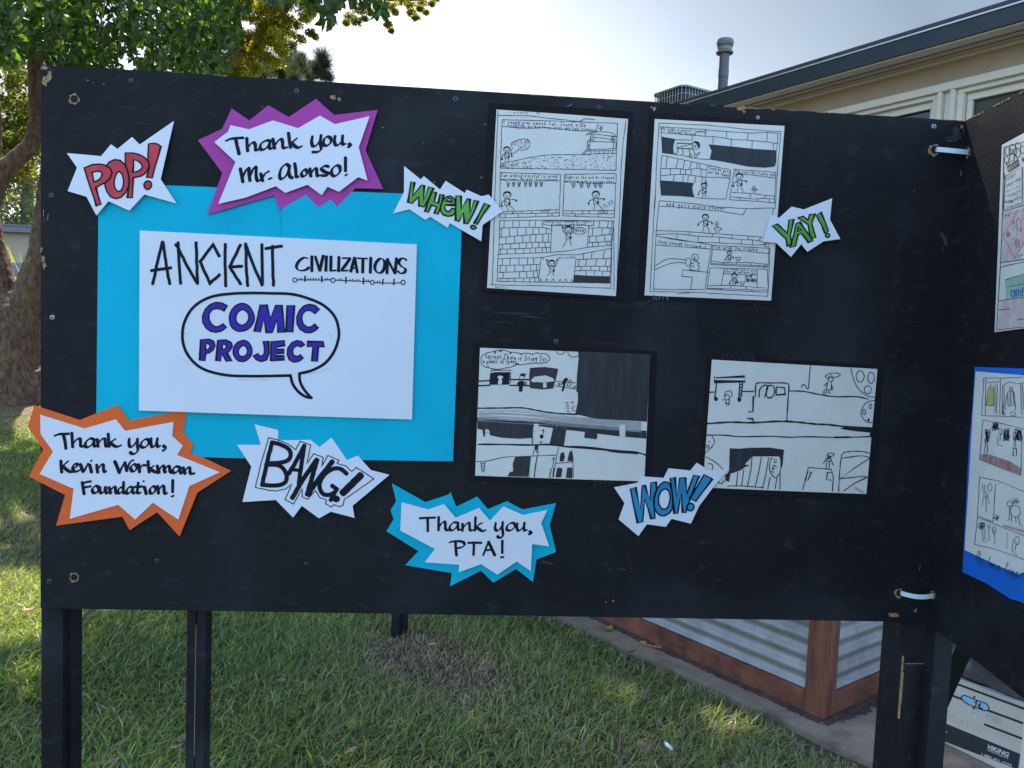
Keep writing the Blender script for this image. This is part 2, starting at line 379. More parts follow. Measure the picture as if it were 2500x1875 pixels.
# ============================================================ display boards
def bx(px, py, y): return on_plane(px, py, (0, y, 0), (0, 1, 0))
TH = .012
TH_S = 97.0
SDIR = np.array([math.cos(R(TH_S)), -math.sin(R(TH_S)), 0]); SN = np.array([SDIR[1], -SDIR[0], 0]); SP0 = np.array([BW - .0012, -.0003, 0])
def sp(u, z, off=0): return SP0 + SDIR * u + SN * off + np.array([0, 0, z])
def side_px(px, py): 
    q = on_plane(px, py, SP0, SN); return float((q - SP0) @ SDIR), float(q[2])

def chip_poly(c, r, n=9, el=1.0, seed=0):
    g = np.random.default_rng(seed); a = np.sort(g.uniform(0, 2 * math.pi, n)); rr = r * g.uniform(.5, 1.15, n)
    return [(c[0] + rr[i] * math.cos(a[i]), c[1] + rr[i] * el * math.sin(a[i])) for i in range(n)]
def panel(parent, org, dx, n, length, chips=(), scuffs=None):
    """plywood sheet: org is its lower near corner on the front face, dx runs along it, n points to the viewer"""
    mb = MB(); o = np.array(org, float); dx = np.array(dx, float); n = np.array(n, float); z = np.array([0, 0, 1.0])
    mb.box(o, dx * length, z * BH, -n * TH, 0)
    for pts in chips:
        V = [o + dx * u + z * v + n * .0007 for u, v in pts]; tri = tessellate_polygon([[Vector((u, v, 0)) for u, v in pts]])
        mb.add(V, [tuple(t) for t in tri], 1)
    ms = [M['paint'], M['raw_wood']]
    if scuffs:
        b = len(mb.v); mb.v += scuffs.mb.v; mb.f += [[b + i for i in f] for f in scuffs.mb.f]; mb.m += [2 + k for k in scuffs.mb.m]; ms += [M[k] for k in scuffs.mats]
    return mb.build('panel', ms, parent)

main = thing('display_board', 'wide black board facing the camera, covered with paper signs and comic pages', 'display board', 'black display boards', (BW / 2, 0, 0))
def inv(o, parent):               # keep world coordinates for a child of a moved thing
    o.parent = parent; o.matrix_parent_inverse = Matrix.Translation(parent.location).inverted(); return o
P_ = lambda px, py: tuple(bx(px, py, 0)[[0, 2]] - np.array([0, ZB]))
chips = []
g = np.random.default_rng(11)
u = 0.0                                       # splintered top edge
while u < BW:
    L_ = g.uniform(.004, .035)
    if g.random() < (.25 if u < .5 else .5 if u < 1.0 else .8):
        h = g.uniform(.0008, .0026); k = 5
        chips.append([(min(u, BW), BH)] + [(min(u + L_ * (i + .5) / k, BW), BH - h * g.uniform(.3, 1)) for i in range(k)] + [(min(u + L_, BW), BH)])
    u += L_ + g.uniform(0, .02)
for (px, py, r, el, sd) in [(815, 238, 9, .8, 3), (828, 243, 5, 1, 4), (1812, 264, 13, .6, 5), (1818, 273, 6, 1.2, 6), (1596, 267, 7, 1, 7), (1590, 262, 4, 1, 8), (118, 190, 11, 1.5, 9), (109, 200, 7, 1.9, 10),
                            (104, 632, 6, 2.0, 12), (107, 648, 7, 1.6, 13), (103, 612, 5, 2.0, 14), (108, 165, 10, .6, 15), (2183, 1502, 14, .55, 16), (2236, 1490, 5, 1.2, 17), (2348, 310, 4, 1.6, 18), (2352, 392, 3, 4, 19), (2347, 428, 3, 5, 20), (2330, 836, 3, 2, 21),
                            (2306, 985, 3, 2, 22), (640, 262, 3, 1, 23), (215, 196, 3, .8, 24), (228, 203, 2.5, .8, 25), (254, 205, 2.5, .8, 26), (1060, 445, 2.5, 1, 27), (1175, 434, 3, 1, 28), (1184, 303, 2.5, 1, 29), (1174, 433, 2.5, 1, 30), (934, 311, 3, 1, 31), (1100, 1205, 3, 1.6, 32), (1480, 1470, 3, 1, 33), (1497, 1467, 3, 1, 34)]:
    cpt = chip_poly((px, py), r, 9, el, sd); chips.append([P_(*q) for q in cpt])
# light rubbed marks on the paint: pale smears of chalk and grime
sm = Pen(Surf(.0), (0, 0, 1), .0004)
for (px, py, L_, a, wd, n_) in [(1540, 1380, 30, 1.35, 1.6, 2), (1520, 1395, 16, .2, 2, 2), (1340, 1375, 16, .3, 3, 4), (2310, 590, 26, 1.2, 8, 1), (2302, 605, 12, 1.7, 3, 2), (1230, 775, 60, .05, 1.6, 2), (1300, 770, 50, .1, 1.4, 2), (2335, 330, 26, 1.5, 5, 4), (2322, 345, 20, .1, 4, 3), (2345, 320, 22, 1.4, 4, 3), (270, 230, 30, 2, 1.5, 1), (680, 590, 20, .8, 1.5, 2), (1275, 770, 90, .02, 1.2, 2)]:
    for k in range(n_):
        c = np.array((px, py)) + rng.normal(0, 7, 2); d = np.array((math.cos(a), math.sin(a))) * L_ * random.uniform(.4, .7)
        sm.line(smooth([c - d, c + rng.normal(0, 2, 2), c + d]), wd * random.uniform(.5, 1), 'faint')
for k in range(70):
    c = np.array((random.uniform(120, 2300), random.uniform(180, 1480))); sm.line([c, c + rng.normal(0, 2.2, 2)], random.uniform(.8, 2.0), random.choice(['faint', 'chalk', 'faint']))
inv(panel(main, (0, 0, ZB), (1, 0, 0), (0, -1, 0), BW, chips, sm), main)
def post(parent, x0, x1, y0, y1, z0, z1, name='leg', m='paint'):
    mb = MB(); mb.box((x0, y0, z0), (x1 - x0, 0, 0), (0, y1 - y0, 0), (0, 0, z1 - z0)); o = mb.build(name, M[m], parent, bevel=.0015); return inv(o, parent)
X_ = lambda px, y: bx(px, 1500, y)[0]
post(main, X_(100, .013), X_(154, .013), .013, .032, -.02, ZB + BH - .03)
post(main, X_(148, .034), X_(177, .034), .034, .072, -.02, ZB + BH - .03)
mbl = MB(); mbl.box((X_(457, .013), .013, -.02), (X_(478.5, .013) - X_(457, .013), 0, 0), (0, .036, 0), (0, 0, ZB + .5)); mbl.box((X_(480.5, .013), .013, -.02), (X_(503, .013) - X_(480.5, .013), 0, 0), (0, .036, 0), (0, 0, ZB + .5))
xa, xb = X_(478.7, .013), X_(480.3, .013)
for z0, z1 in ((.1, .34), (.36, .63), (.66, .90)): mbl.box((xa - .0004, .0122, z0), (xb - xa, 0, 0), (0, .02, 0), (0, 0, z1 - z0), 1)
inv(mbl.build('leg', [M['paint'], M['raw_wood']], main, bevel=.001), main)
# right-hand leg: a long slat with a shorter slat lapped onto it, and a spacer behind
xl, xr = X_(2210, .006), X_(2262, .006)
mb = MB(); mb.box((xl, .0125, -.02), (xr - xl + .022, 0, 0), (0, .030, 0), (0, 0, ZB + .03)); mb.box((xl - .004, -.008, -.02), (xr - xl + .003, 0, 0), (0, .020, 0), (0, 0, ZB - .075 + .02))
for k in range(8):
    z0 = .838 - k * (.030 + .05 * (k > 3)); mb.box((xl - .0050 - .0006 * (k < 4), -.0086, z0), (.0009 + .0016 * (k in (1, 2)) + .0008 * (k == 3), 0, 0), (0, .006, 0), (0, 0, .029 + .02 * (k > 3)), 1)
mb.box((xl - .003, -.0088, ZB - .0765), (xr - xl, 0, 0), (0, .004, 0), (0, 0, .0011), 1)
inv(mb.build('leg', [M['paint'], M['raw_wood']], main, bevel=.001), main)
post(main, X_(2185, .045), X_(2222, .045), .045, .085, -.02, ZB + BH - .03)

def screw(parent, p, n, r=.0042, m='dark_steel'):
    mb = MB(); n = np.array(n, float); a = np.cross(n, (0, 0, 1.0)); b = np.array([0, 0, 1.0]); k = 14
    ring = lambda rr, h: [p + (a * math.cos(2 * math.pi * i / k) + b * math.sin(2 * math.pi * i / k)) * rr + n * h for i in range(k)]
    V = ring(r, .0004) + ring(r * .8, .0014) + ring(r * .25, .0016)
    fs = [(i, (i + 1) % k, k + (i + 1) % k, k + i) for i in range(k)] + [(k + i, k + (i + 1) % k, 2 * k + (i + 1) % k, 2 * k + i) for i in range(k)] + [tuple(range(2 * k, 3 * k))]
    mb.add(V, fs)
    for d1, d2 in ((a, b), (b, a)):
        q = [p + d1 * sx * r * .55 + d2 * sy * r * .12 + n * .0018 for sx, sy in ((-1, -1), (1, -1), (1, 1), (-1, 1))]; mb.add(q, [(0, 1, 2, 3)], 1)
    return inv(mb.build('screw', [M[m], M['hole']], parent), parent)
for px, py, m, r in [(126, 477, 'dark_steel', .0045), (128, 775, 'steel', .0045), (121, 1419, 'dark_steel', .0045), (320, 197, 'dark_steel', .004), (724, 222, 'dark_steel', .0048), (1112, 242, 'dark_steel', .005), (1463, 262, 'dark_steel', .004), (1850, 287, 'steel', .0036), (2280, 309, 'steel', .0046), (1358, 834, 'dark_steel', .005), (383, 1369, 'dark_steel', .004), (747, 1376, 'dark_steel', .0036)]:
    screw(main, bx(px, py, 0), (0, -1, 0), r, m)
def bolt_hole(parent, p, n, r=.0075, seed=1):
    mb = MB(); n = np.array(n, float); a = np.cross(n, (0, 0, 1.0)); b = np.array([0, 0, 1.0]); k = 18; gg = np.random.default_rng(seed)
    ring = lambda rr, h: [p + (a * math.cos(2 * math.pi * i / k) + b * math.sin(2 * math.pi * i / k)) * (rr[i] if hasattr(rr, '__len__') else rr) + n * h for i in range(k)]
    V = ring(r * gg.uniform(1.05, 1.75, k), .0009) + ring(r, .0013) + ring(r * .92, -.006)
    q = [(i, (i + 1) % k, k + (i + 1) % k, k + i) for i in range(k)]
    mb.add(V, q, 0); mb.add(V, [tuple(k + x for x in f) for f in q], 0); mb.add(ring(r * .95, .0011), [tuple(range(k))], 1)
    return inv(mb.build('bolt_hole', [M['raw_wood'], M['hole']], parent), parent)
bolt_hole(main, bx(182, 242, 0), (0, -1, 0), .0062, 2); bolt_hole(main, bx(182, 1409, 0), (0, -1, 0), .0060, 3)
bolt_hole(main, bx(2281, 366, 0), (0, -1, 0), .0072, 4); bolt_hole(main, bx(2195, 1447, 0), (0, -1, 0), .0064, 5)
def staple(parent, p, ang, n=(0, -1, 0), l=.010):
    mb = MB(); d = Vector((math.cos(ang), 0, math.sin(ang))) * l / 2; p = Vector(p); n = Vector(n) * .001
    mb.tube([p - d, p - d + n, p + d + n, p + d], .0004, 5); return inv(mb.build('staple', M['steel'], parent), parent)
for px, py, a in [(107, 520, 1.5), (1843, 740, 1.5), (1390, 258, .4), (118, 530, 1.5), (2245, 1385, 1.4)]: staple(main, bx(px, py, 0), a)


side = thing('display_board', 'black board at the right edge turned towards the camera, carrying coloured comic pages', 'display board', 'black display boards', tuple(SP0))
g = np.random.default_rng(5); chips = []; u = 0
while u < 1.5:
    L_ = g.uniform(.004, .03)
    if g.random() < .8: chips.append([(u, BH)] + [(u + L_ * (i + .5) / 5, BH - g.uniform(.0006, .003)) for i in range(5)] + [(u + L_, BH)])
    u += L_ + g.uniform(0, .006)
inv(panel(side, SP0 + np.array([0, 0, ZB]), SDIR, SN, BW, chips), side)
def side_post(u0, u1, o0, o1, z0, z1, name='leg'):
    mb = MB(); mb.box(sp(u0, z0, o0), SDIR * (u1 - u0), SN * (o1 - o0), (0, 0, z1 - z0)); return inv(mb.build(name, M['paint'], side, bevel=.0015), side)
side_post(.004, .042, .002, -.030, -.02, ZB - .0015); side_post(BW - .05, BW - .01, -.014, -.05, -.02, ZB + BH - .04)
mb = MB(); q0, q1 = at(2283, 1730, 1.80), at(2366, 1538, 1.66); mb.box(q0, q1 - q0, (.026, -.004, 0), (.0, .012, .012)); inv(mb.build('brace', M['paint'], side, bevel=.001), side)
for zc, sd in ((373, 6), (1453, 7)):
    uu, zz = side_px(2364 if sd == 6 else 2279, zc); bolt_hole(side, sp(max(uu, .008), zz), SN, .006, sd)
def tie(a, b, label):
    a, b = np.array(a), np.array(b); mb = MB(); N = 14; V = []; wz = .0042
    out = np.array([-.25, -1, 0.0]); out /= np.linalg.norm(out)
    for i in range(N + 1):
        t = i / N; c = a * (1 - t) + b * t + out * (.012 * math.sin(math.pi * t) ** .6); c[2] -= .002 * math.sin(math.pi * t)
        if i == 0: c = a - out * .006
        if i == N: c = b + SN * -.006
        V += [c + np.array([0, 0, wz]), c - np.array([0, 0, wz]), c - np.array([0, 0, wz]) - out * .0012, c + np.array([0, 0, wz]) - out * .0012]
    fs = []
    for i in range(N):
        for k in range(4): fs.append((4 * i + k, 4 * i + (k + 1) % 4, 4 * i + 4 + (k + 1) % 4, 4 * i + 4 + k))
    mb.add(V, fs); o = mb.build('cable_tie', M['tie']); tag(o, label, 'cable tie', 'cable ties joining the two boards')
u1, z1 = side_px(2364, 373); u2, z2 = side_px(2279, 1453)
tie(bx(2281, 365, 0), sp(max(u1, .008), z1), 'white plastic cable tie joining the boards near their top edges')
tie(bx(2195, 1446, 0), sp(max(u2, .008), z2), 'white plastic cable tie joining the boards near their bottom edges')

# a second pair of boards stands on the lawn behind; only two of its legs show under the front board
def far_board(px, d, label):
    p = ground(px, 1540); b = thing('display_board', label, 'display board', 'black display boards', tuple(p)); d = np.array(d) / np.linalg.norm(d); n = np.array([-d[1], d[0], 0])
    mb = MB(); mb.box(p + np.array([0, 0, ZB]), d * BW, (0, 0, BH), n * TH); inv(mb.build('panel', M['paint'], b), b)
    for uu in (0, BW - .04):
        mb = MB(); mb.box(p + d * uu + np.array([0, 0, -.03]), d * .038, n * .036, (0, 0, ZB + .3)); inv(mb.build('leg', M['paint'], b, bevel=.001), b)
far_board(979, (-1, .22, 0), 'black board behind the main one, left of the two thin legs seen below it')
far_board(993, (.10, 1, 0), 'black board behind the main one, right of the two thin legs seen below it')

# ============================================================ paper signs on the main board
def bow(xc, zc, hw, hh, A, B=0): return lambda q: A * (1 - ((q[0] - xc) / hw) ** 2) * (1 if B == 0 else 1) + B * ((q[2] - zc) / hh) ** 2
def tilt(px, py, kz, kx=0):
    c = bx(px, py, 0); return lambda q: kz * (c[2] - q[2]) + kx * (q[0] - c[0])
def ctr(px, py): return tuple(bx(px, py, 0))

# title poster: two blue sheets, the white title sheet
poster = thing('title_poster', 'large white title sheet mounted on two bright blue sheets', 'poster', None, ctr(690, 790))
cB = bx(690, 790, 0)
bend_b = bow(cB[0], cB[2], .3, .23, .0012)
sb = Surf(.0016, bend=bend_b); sb2 = Surf(.0054, bend=bend_b)
inv(grid_sheet('backing_sheet', [(241, 446), (693, 464), (681, 1121), (234, 1109)], sb, M['cyan'], None), poster)
inv(grid_sheet('backing_sheet', [(690, 462), (1130, 478), (1106, 1126), (678, 1120)], sb2, M['cyan'], None), poster)
st = Surf(.0085, bend=bow(cB[0], cB[2], .32, .16, .003))
ts = inv(grid_sheet('title_sheet', [(342, 563), (1018, 597), (1006, 1024), (340, 1002)], st, M['white'], None), poster)
p = Pen(st, (350, 560, .15371))
p.lines('310,200 230,530 155,870;318,200 370,560 427,870;130,657 450,610;560,210 575,540 602,865;520,242 560,290 700,580 870,865;847,208 855,540 868,860;1215,430 1115,245 910,512 1065,858 1220,718;1310,235 1305,560 1317,905;1552,248 1380,597 1553,873;1385,597 1575,588;1632,228 1640,560 1665,900;1640,260 1760,580 1893,890;1890,240 1895,560 1898,880;1948,308 2080,288 2208,270;2060,265 2062,600 2072,895', 50, 'ink', step=60, wob=2.5)
p.fr = (700, 600, .14467)
p.lines('s 362,215 295,205 215,260 172,340 190,400 260,422 330,405 382,368;430,182 430,430;488,185 560,420;622,172 562,420;676,182 665,425;752,185 748,418;735,425 838,418;886,192 880,430;940,212 1080,210 925,425 1040,420;1150,205 1085,435;1150,205 1195,450;1110,378 1175,378;1190,212 1365,218;1290,225 1285,452;1422,205 1413,455;sc 1580,220 1512,285 1490,380 1530,450 1590,455 1640,400 1655,310 1640,245;1702,225 1695,465;1705,235 1825,465;1855,215 1830,465;s 2022,248 1985,215 1920,230 1895,290 1940,350 2000,390 1990,450 1920,465 1878,428', 50, 'ink', nib=R(-20))
p.lines('180,576 600,580 750,575;820,580 1000,590 1415,605;1478,625 1800,632 1930,625;14 225,545 225,570;14 258,545 258,570;14 370,545 370,575;14 408,545 408,575;14 455,545 455,575;14 497,545 497,575;14 545,548 545,575;14 660,545 660,575;14 695,545 695,575;14 888,555 888,585;14 928,550 928,585;14 1075,565 1075,595;14 1118,562 1118,595;14 1172,570 1172,600;14 1215,565 1215,600;14 1345,575 1345,605;14 1382,572 1382,605;14 1535,595 1535,625;14 1570,595 1570,625', 17, 'ink')
p.lines('28 315,515 315,600;28 598,520 598,610;26 1003,530 1003,630;26 1300,545 1298,645;24 1627,565 1620,655;24 1815,562 1808,660', 26, 'ink')
p.ell((145, 580, 35, 35), (785, 585, 36, 36), (1447, 620, 31, 36), (1965, 620, 34, 38), wd=17, m='ink')
p.fr = (430, 700, .18987)
p.lines('s 1480,1140 1200,1146 1000,1148 700,1140 450,1092 280,1010 160,880 100,740 88,600 112,460 190,310 310,200 480,125 700,92 950,82 1200,85 1480,95 1700,150 1900,240 2040,380 2092,540 2088,680 2030,840 1920,980 1760,1070 1590,1115;s 1590,1110 1600,1220 1650,1320 1738,1425;s 1475,1145 1510,1260 1590,1360 1680,1415 1748,1426', 37, 'ink')
p.fills('665,245 600,210 520,200 440,230 380,290 345,380 350,460 390,530 450,575 520,585 590,570 655,520 610,475 560,510 510,515 460,480 430,420 430,350 470,295 530,280 580,290 618,312;s 855,215 770,245 710,320 690,410 715,510 780,565 850,572 930,545 990,480 1012,400 985,310 930,240|s 860,295 800,330 775,400 790,460 850,495 910,465 940,400 920,330;1085,235 1175,235 1218,410 1285,238 1365,240 1385,420 1400,585 1315,585 1300,430 1240,590 1165,590 1135,420 1090,580 1010,575 1050,400;1430,240 1525,240 1505,585 1420,582;1845,290 1790,240 1720,225 1650,245 1590,305 1555,390 1560,480 1600,550 1670,590 1740,590 1800,560 1830,530 1785,480 1740,515 1690,520 1640,480 1620,420 1630,350 1670,310 1730,305 1790,345;320,680 430,672 490,700 508,755 480,815 430,850 385,860 375,950 310,945|385,735 430,735 445,770 420,805 385,812;540,685 650,682 715,715 730,765 700,820 660,850 725,955 650,955 595,860 575,955 520,950|600,740 640,740 655,770 635,800 598,810;s 870,690 790,720 745,790 745,870 790,940 860,960 930,930 978,860 975,780 930,710|s 865,755 820,790 805,840 825,885 870,895 910,870 922,820 905,775;1125,705 1195,700 1200,860 1170,940 1100,962 1040,940 998,890 1055,858 1085,890 1120,885 1140,850 1140,780;1225,705 1400,692 1402,755 1295,775 1295,810 1395,800 1390,850 1290,860 1290,890 1395,885 1398,935 1222,950;1655,745 1610,700 1555,692 1490,720 1440,790 1432,870 1460,940 1520,970 1590,955 1640,915 1605,875 1560,895 1515,880 1500,830 1520,780 1565,755 1610,775;1690,705 1900,705 1908,770 1830,772 1822,960 1750,955 1762,772 1690,770', 'indigo_marker', 17)
p.lines('s 80,910 140,960 220,1000;s 10,590 120,600 200,610;s 1930,610 2020,625;s 800,1190 1000,1195 1200,1185;s 1650,1130 1850,1090 2000,1040', 3, 'pencil')
inv(p.build('lettering', None), ts)

def burst(label, outlines, fr, lift, kz=0, kx=0, c=None):
    """a cut-out burst: list of (outline, material key, name, extra height)"""
    c = c or (fr[0] + 1000 * fr[2], fr[1] + 700 * fr[2]); t = thing('burst_sign', label, 'sign', 'cut-out burst signs', ctr(*c)); bd = tilt(*c, kz, kx); top = None
    for txt, m, nm, h in outlines:
        s = Surf(lift + h, bend=bd); inv(poly_sheet(nm, [tuple(map(float, q.split(','))) for q in txt.split()], s, M[m], None, fr), t); top = s
    return t, Pen(top, fr)
t, p = burst('white burst with red bubble letters reading POP', [('22,578 600,630 765,428 875,508 1120,305 1250,433 1825,32 1608,1022 1880,1432 1335,1280 1085,1553 732,1393 530,1635 360,1318 40,1222 195,825', 'white', 'paper', 0)], (160, 290, .14463), .0075, .02)
p.fills('318,830 450,775 590,765 680,785 755,840 788,915 760,1000 680,1075 575,1130 518,1160 560,1310 605,1445 530,1475 490,1340 430,1180 370,1000|450,905 540,885 600,895 625,930 600,1000 550,1040 485,1070 470,1000;690,800 740,730 830,690 920,700 1000,770 1050,880 1075,1010 1070,1140 1020,1250 940,1330 850,1350 770,1320 710,1240 675,1150 670,1090 760,1010 790,920 760,840|s 890,895 850,960 825,1060 835,1160 880,1220 930,1220 970,1160 985,1060 965,960 930,905;1010,575 1130,578 1240,600 1330,650 1390,710 1415,780 1390,870 1340,930 1270,970 1150,995 1140,1170 1130,1335 1050,1335 1070,1180 1085,1050 1060,900 1010,770|1150,690 1220,710 1280,760 1300,820 1260,870 1200,895 1140,905 1150,800;1400,420 1480,412 1550,425 1610,465 1570,620 1510,820 1465,1000 1375,985 1400,880 1420,800 1400,720 1390,690;s 1392,1050 1340,1080 1330,1140 1370,1190 1420,1185 1455,1130 1440,1070', 'red_marker', 26)
inv(p.build('lettering', None), t)
t, p = burst('purple-edged burst thanking a teacher in two lines of black script', [('410,140 618,282 840,103 1080,243 1400,28 1615,218 2125,158 1982,635 2192,1090 1865,1080 1650,1298 1575,1213 1430,1303 1283,1155 980,1330 912,1163 125,1390 303,902 15,515 298,383', 'purple', 'border_paper', 0), ('397,338 615,387 895,282 1190,373 1447,226 1622,326 2030,232 1903,600 2007,990 1897,950 1672,1122 1537,1063 1470,1162 1303,1040 1043,1135 930,1057 580,1190 255,1265 457,770 208,538 368,415', 'white', 'paper', .006)], (480, 235, .20796), .006, .012)
NIB = R(40)
p.lines('s 340,525 400,500 470,492 550,487;458,500 478,590 500,680;590,490 592,560 600,645;s 604,600 640,555 672,545 690,575 692,620 705,632 735,622;s 865,525 820,520 765,550 745,600 770,628 815,610 850,565 868,525;s 862,525 855,590 868,615 905,600;895,500 905,560 915,612;s 918,575 960,520 995,505 1010,540 1012,590 1030,607 1065,598;1078,430 1088,510 1102,603;1180,490 1108,555;s 1115,548 1160,590 1200,602 1240,583;s 1360,470 1350,530 1362,580 1395,582 1430,550 1448,520;s 1462,455 1452,540 1462,610 1440,645 1400,655 1360,655;sc 1540,475 1500,500 1490,560 1525,580 1570,550 1578,500;s 1625,465 1618,530 1635,572 1670,565 1705,530;s 1715,460 1710,530 1718,565 1750,558;s 1790,560 1805,575 1800,590 1775,598;515,850 530,930 545,1008;s 545,945 580,870 610,845 620,870;612,850 618,930 628,993;s 632,930 665,855 690,830 700,850;s 700,835 700,930 715,990 745,985;755,910 765,950 775,995;s 780,950 810,905 855,880;845,977 885,958;s 1085,820 1050,800 1000,840 975,920 990,970 1030,955 1070,900 1092,820;s 1095,815 1085,880 1095,940 1125,958;s 1152,790 1165,870 1170,940 1195,945;sc 1255,870 1232,905 1245,940 1280,930 1298,895 1280,865;1330,850 1335,900 1342,942;s 1345,905 1380,855 1405,855 1412,900 1420,935 1455,925;s 1550,825 1505,820 1465,850 1500,885 1545,905 1530,930 1470,932;sc 1640,815 1590,860 1590,920 1630,935 1680,890 1680,830;1748,718 1748,880;1742,932 1770,915', 42, 'ink', nib=NIB)
inv(p.build('lettering', None), t)
t, p = burst('orange-edged burst at the left edge thanking a foundation in three lines', [('100,40 585,197 985,35 1105,203 1500,130 1722,70 1678,325 1785,465 1752,547 1900,598 2187,735 1830,965 1643,1430 1405,1172 1115,1362 1037,1220 335,1315 430,990 45,795 197,510 33,268', 'orange', 'border_paper', 0), ('163,140 635,287 965,190 1065,312 1577,217 1562,365 1675,470 1615,567 2068,750 1745,897 1630,1252 1360,1072 1173,1250 993,1095 480,1243 520,925 160,768 300,530 168,345', 'white', 'paper', .0015)], (60, 980, .23056), .0045, .006)
p.lines('s 315,365 360,348 410,345 470,342;410,350 428,420 438,500;500,332 505,410 510,485;s 512,450 550,405 585,395 592,430 595,470 625,475 640,465;s 735,400 690,395 650,430 645,475 675,482 720,450 738,405;s 738,400 735,450 745,475 775,465;770,400 775,440 778,480;s 780,445 820,400 850,400 855,440 865,475 895,465;885,342 890,410 895,480;965,395 900,440;s 905,435 950,470 985,478 1025,462;s 1110,395 1105,440 1118,478 1150,470 1180,430;s 1195,395 1195,460 1200,510 1180,545 1145,555 1118,540;sc 1285,400 1245,425 1230,470 1265,488 1305,460 1315,415;s 1340,390 1338,440 1350,480 1380,470 1400,430;s 1408,390 1400,440 1412,478 1440,470;s 1470,470 1490,490 1480,515 1460,520;385,627 388,690 395,752;s 465,630 430,660 400,690;s 405,685 450,725 490,745 530,740;s 510,710 550,690 560,665 530,665 510,700 525,740 570,735 595,715;s 590,665 605,700 625,745 650,700 675,655;s 690,670 700,710 710,750;700,635 715,622;765,670 768,710 775,752;s 778,715 815,670 835,680 838,725 850,745 870,738;s 955,635 980,690 1005,755;s 1010,745 1035,690 1062,645;s 1062,645 1072,690 1085,735;s 1085,735 1100,680 1125,635 1155,622;sc 1150,670 1125,700 1140,738 1175,730 1190,695 1175,670;1210,665 1215,705 1218,750;s 1222,710 1245,680 1285,675;1308,632 1312,690 1320,750;1370,680 1325,715;s 1330,710 1370,740 1420,755;1405,680 1412,715 1425,752;s 1425,725 1455,685 1475,690 1480,730 1490,750;s 1490,715 1515,685 1535,695 1540,735 1555,752;s 1640,695 1600,690 1570,725 1580,755 1615,745 1645,705;s 1648,695 1648,735 1660,760 1680,750;1680,700 1690,735 1700,765;s 1700,735 1730,700 1750,710 1752,745 1765,765 1800,760;612,855 622,920 632,980;s 605,870 650,855 705,845;s 625,910 665,905 705,897;sc 755,895 720,925 730,965 770,960 785,915;s 800,905 800,945 815,970 845,950 855,910;s 858,905 860,945 870,970 890,965;895,910 905,940 912,972;s 912,940 945,905 962,915 965,950 975,970 990,968;s 1045,910 1010,915 990,950 1005,972 1040,950;s 1050,852 1048,910 1050,965 1075,968;s 1140,905 1105,910 1080,950 1095,975 1135,945 1148,905;s 1148,905 1145,950 1160,970 1180,962;s 1205,860 1200,910 1195,960 1215,970 1235,960;1170,905 1250,900;s 1270,905 1280,940 1290,980;1255,847 1268,840;sc 1360,900 1330,930 1335,970 1370,965 1390,920;1410,895 1415,935 1420,975;s 1422,935 1455,895 1475,905 1480,950 1490,975 1515,968;1570,832 1568,960;1555,1007 1582,997', 36, 'ink', nib=NIB)
inv(p.build('lettering', None), t)
t, p = burst('blue-edged burst at the bottom thanking the parents group in two lines', [('133,52 547,282 860,178 925,338 1182,212 1312,368 1547,270 1738,372 2150,293 2070,560 2148,892 1908,985 1865,1260 1660,1100 1378,1268 1228,1120 848,1312 870,1150 298,1055 460,882 67,638 157,490 117,382 187,268', 'cyan', 'border_paper', 0), ('253,282 578,370 775,306 918,473 1205,352 1338,507 1503,333 1745,438 2043,377 1968,540 2067,825 1857,795 1840,1127 1667,1010 1428,1170 1230,1043 955,1140 960,1050 540,1018 662,855 238,630', 'white', 'paper', .0055)], (930, 1170, .19892), .0035, .006)
p.lines('475,478 570,473 665,470;572,478 575,560 575,638;708,462 708,540 706,628;s 712,590 745,540 780,520 790,555 792,605 815,625 840,618;s 945,535 895,530 850,570 845,615 880,625 925,590 948,540;s 950,535 945,590 955,620 985,615;1002,545 1002,590 1000,635;s 1005,600 1045,550 1080,535 1088,570 1090,615 1110,628 1135,620;1160,464 1158,545 1155,630;s 1245,535 1205,555 1165,590;s 1170,585 1215,620 1250,635 1288,622;s 1410,535 1400,590 1415,628 1450,620 1480,580;s 1495,522 1490,600 1498,670 1485,710 1450,715 1430,700;sc 1605,535 1555,565 1545,615 1585,628 1635,595 1640,550;s 1675,540 1668,590 1685,630 1720,615 1750,580;s 1762,530 1755,590 1765,628 1795,620;s 1825,640 1845,660 1835,672 1812,677;s 840,775 890,762 960,760 1015,775 1022,810 985,835 915,848;915,770 918,850 928,935;1070,780 1150,777 1235,780;1140,780 1140,850 1135,930;1320,768 1290,840 1255,932;1320,768 1355,840 1397,932;1285,870 1370,862;1490,752 1488,905;1470,958 1505,952', 36, 'ink', nib=NIB)
inv(p.build('lettering', None), t)
t, p = burst('white burst with green letters reading WHEW, right of the blue sheets', [('532,155 780,355 828,307 1070,507 1155,377 1443,562 1468,508 1695,610 1800,583 1870,665 2010,838 1820,965 1710,1040 1690,1285 1218,1013 1185,1083 930,920 850,963 612,805 367,867 530,545', 'white', 'paper', 0)], (900, 380, .16275), .0085, .01)
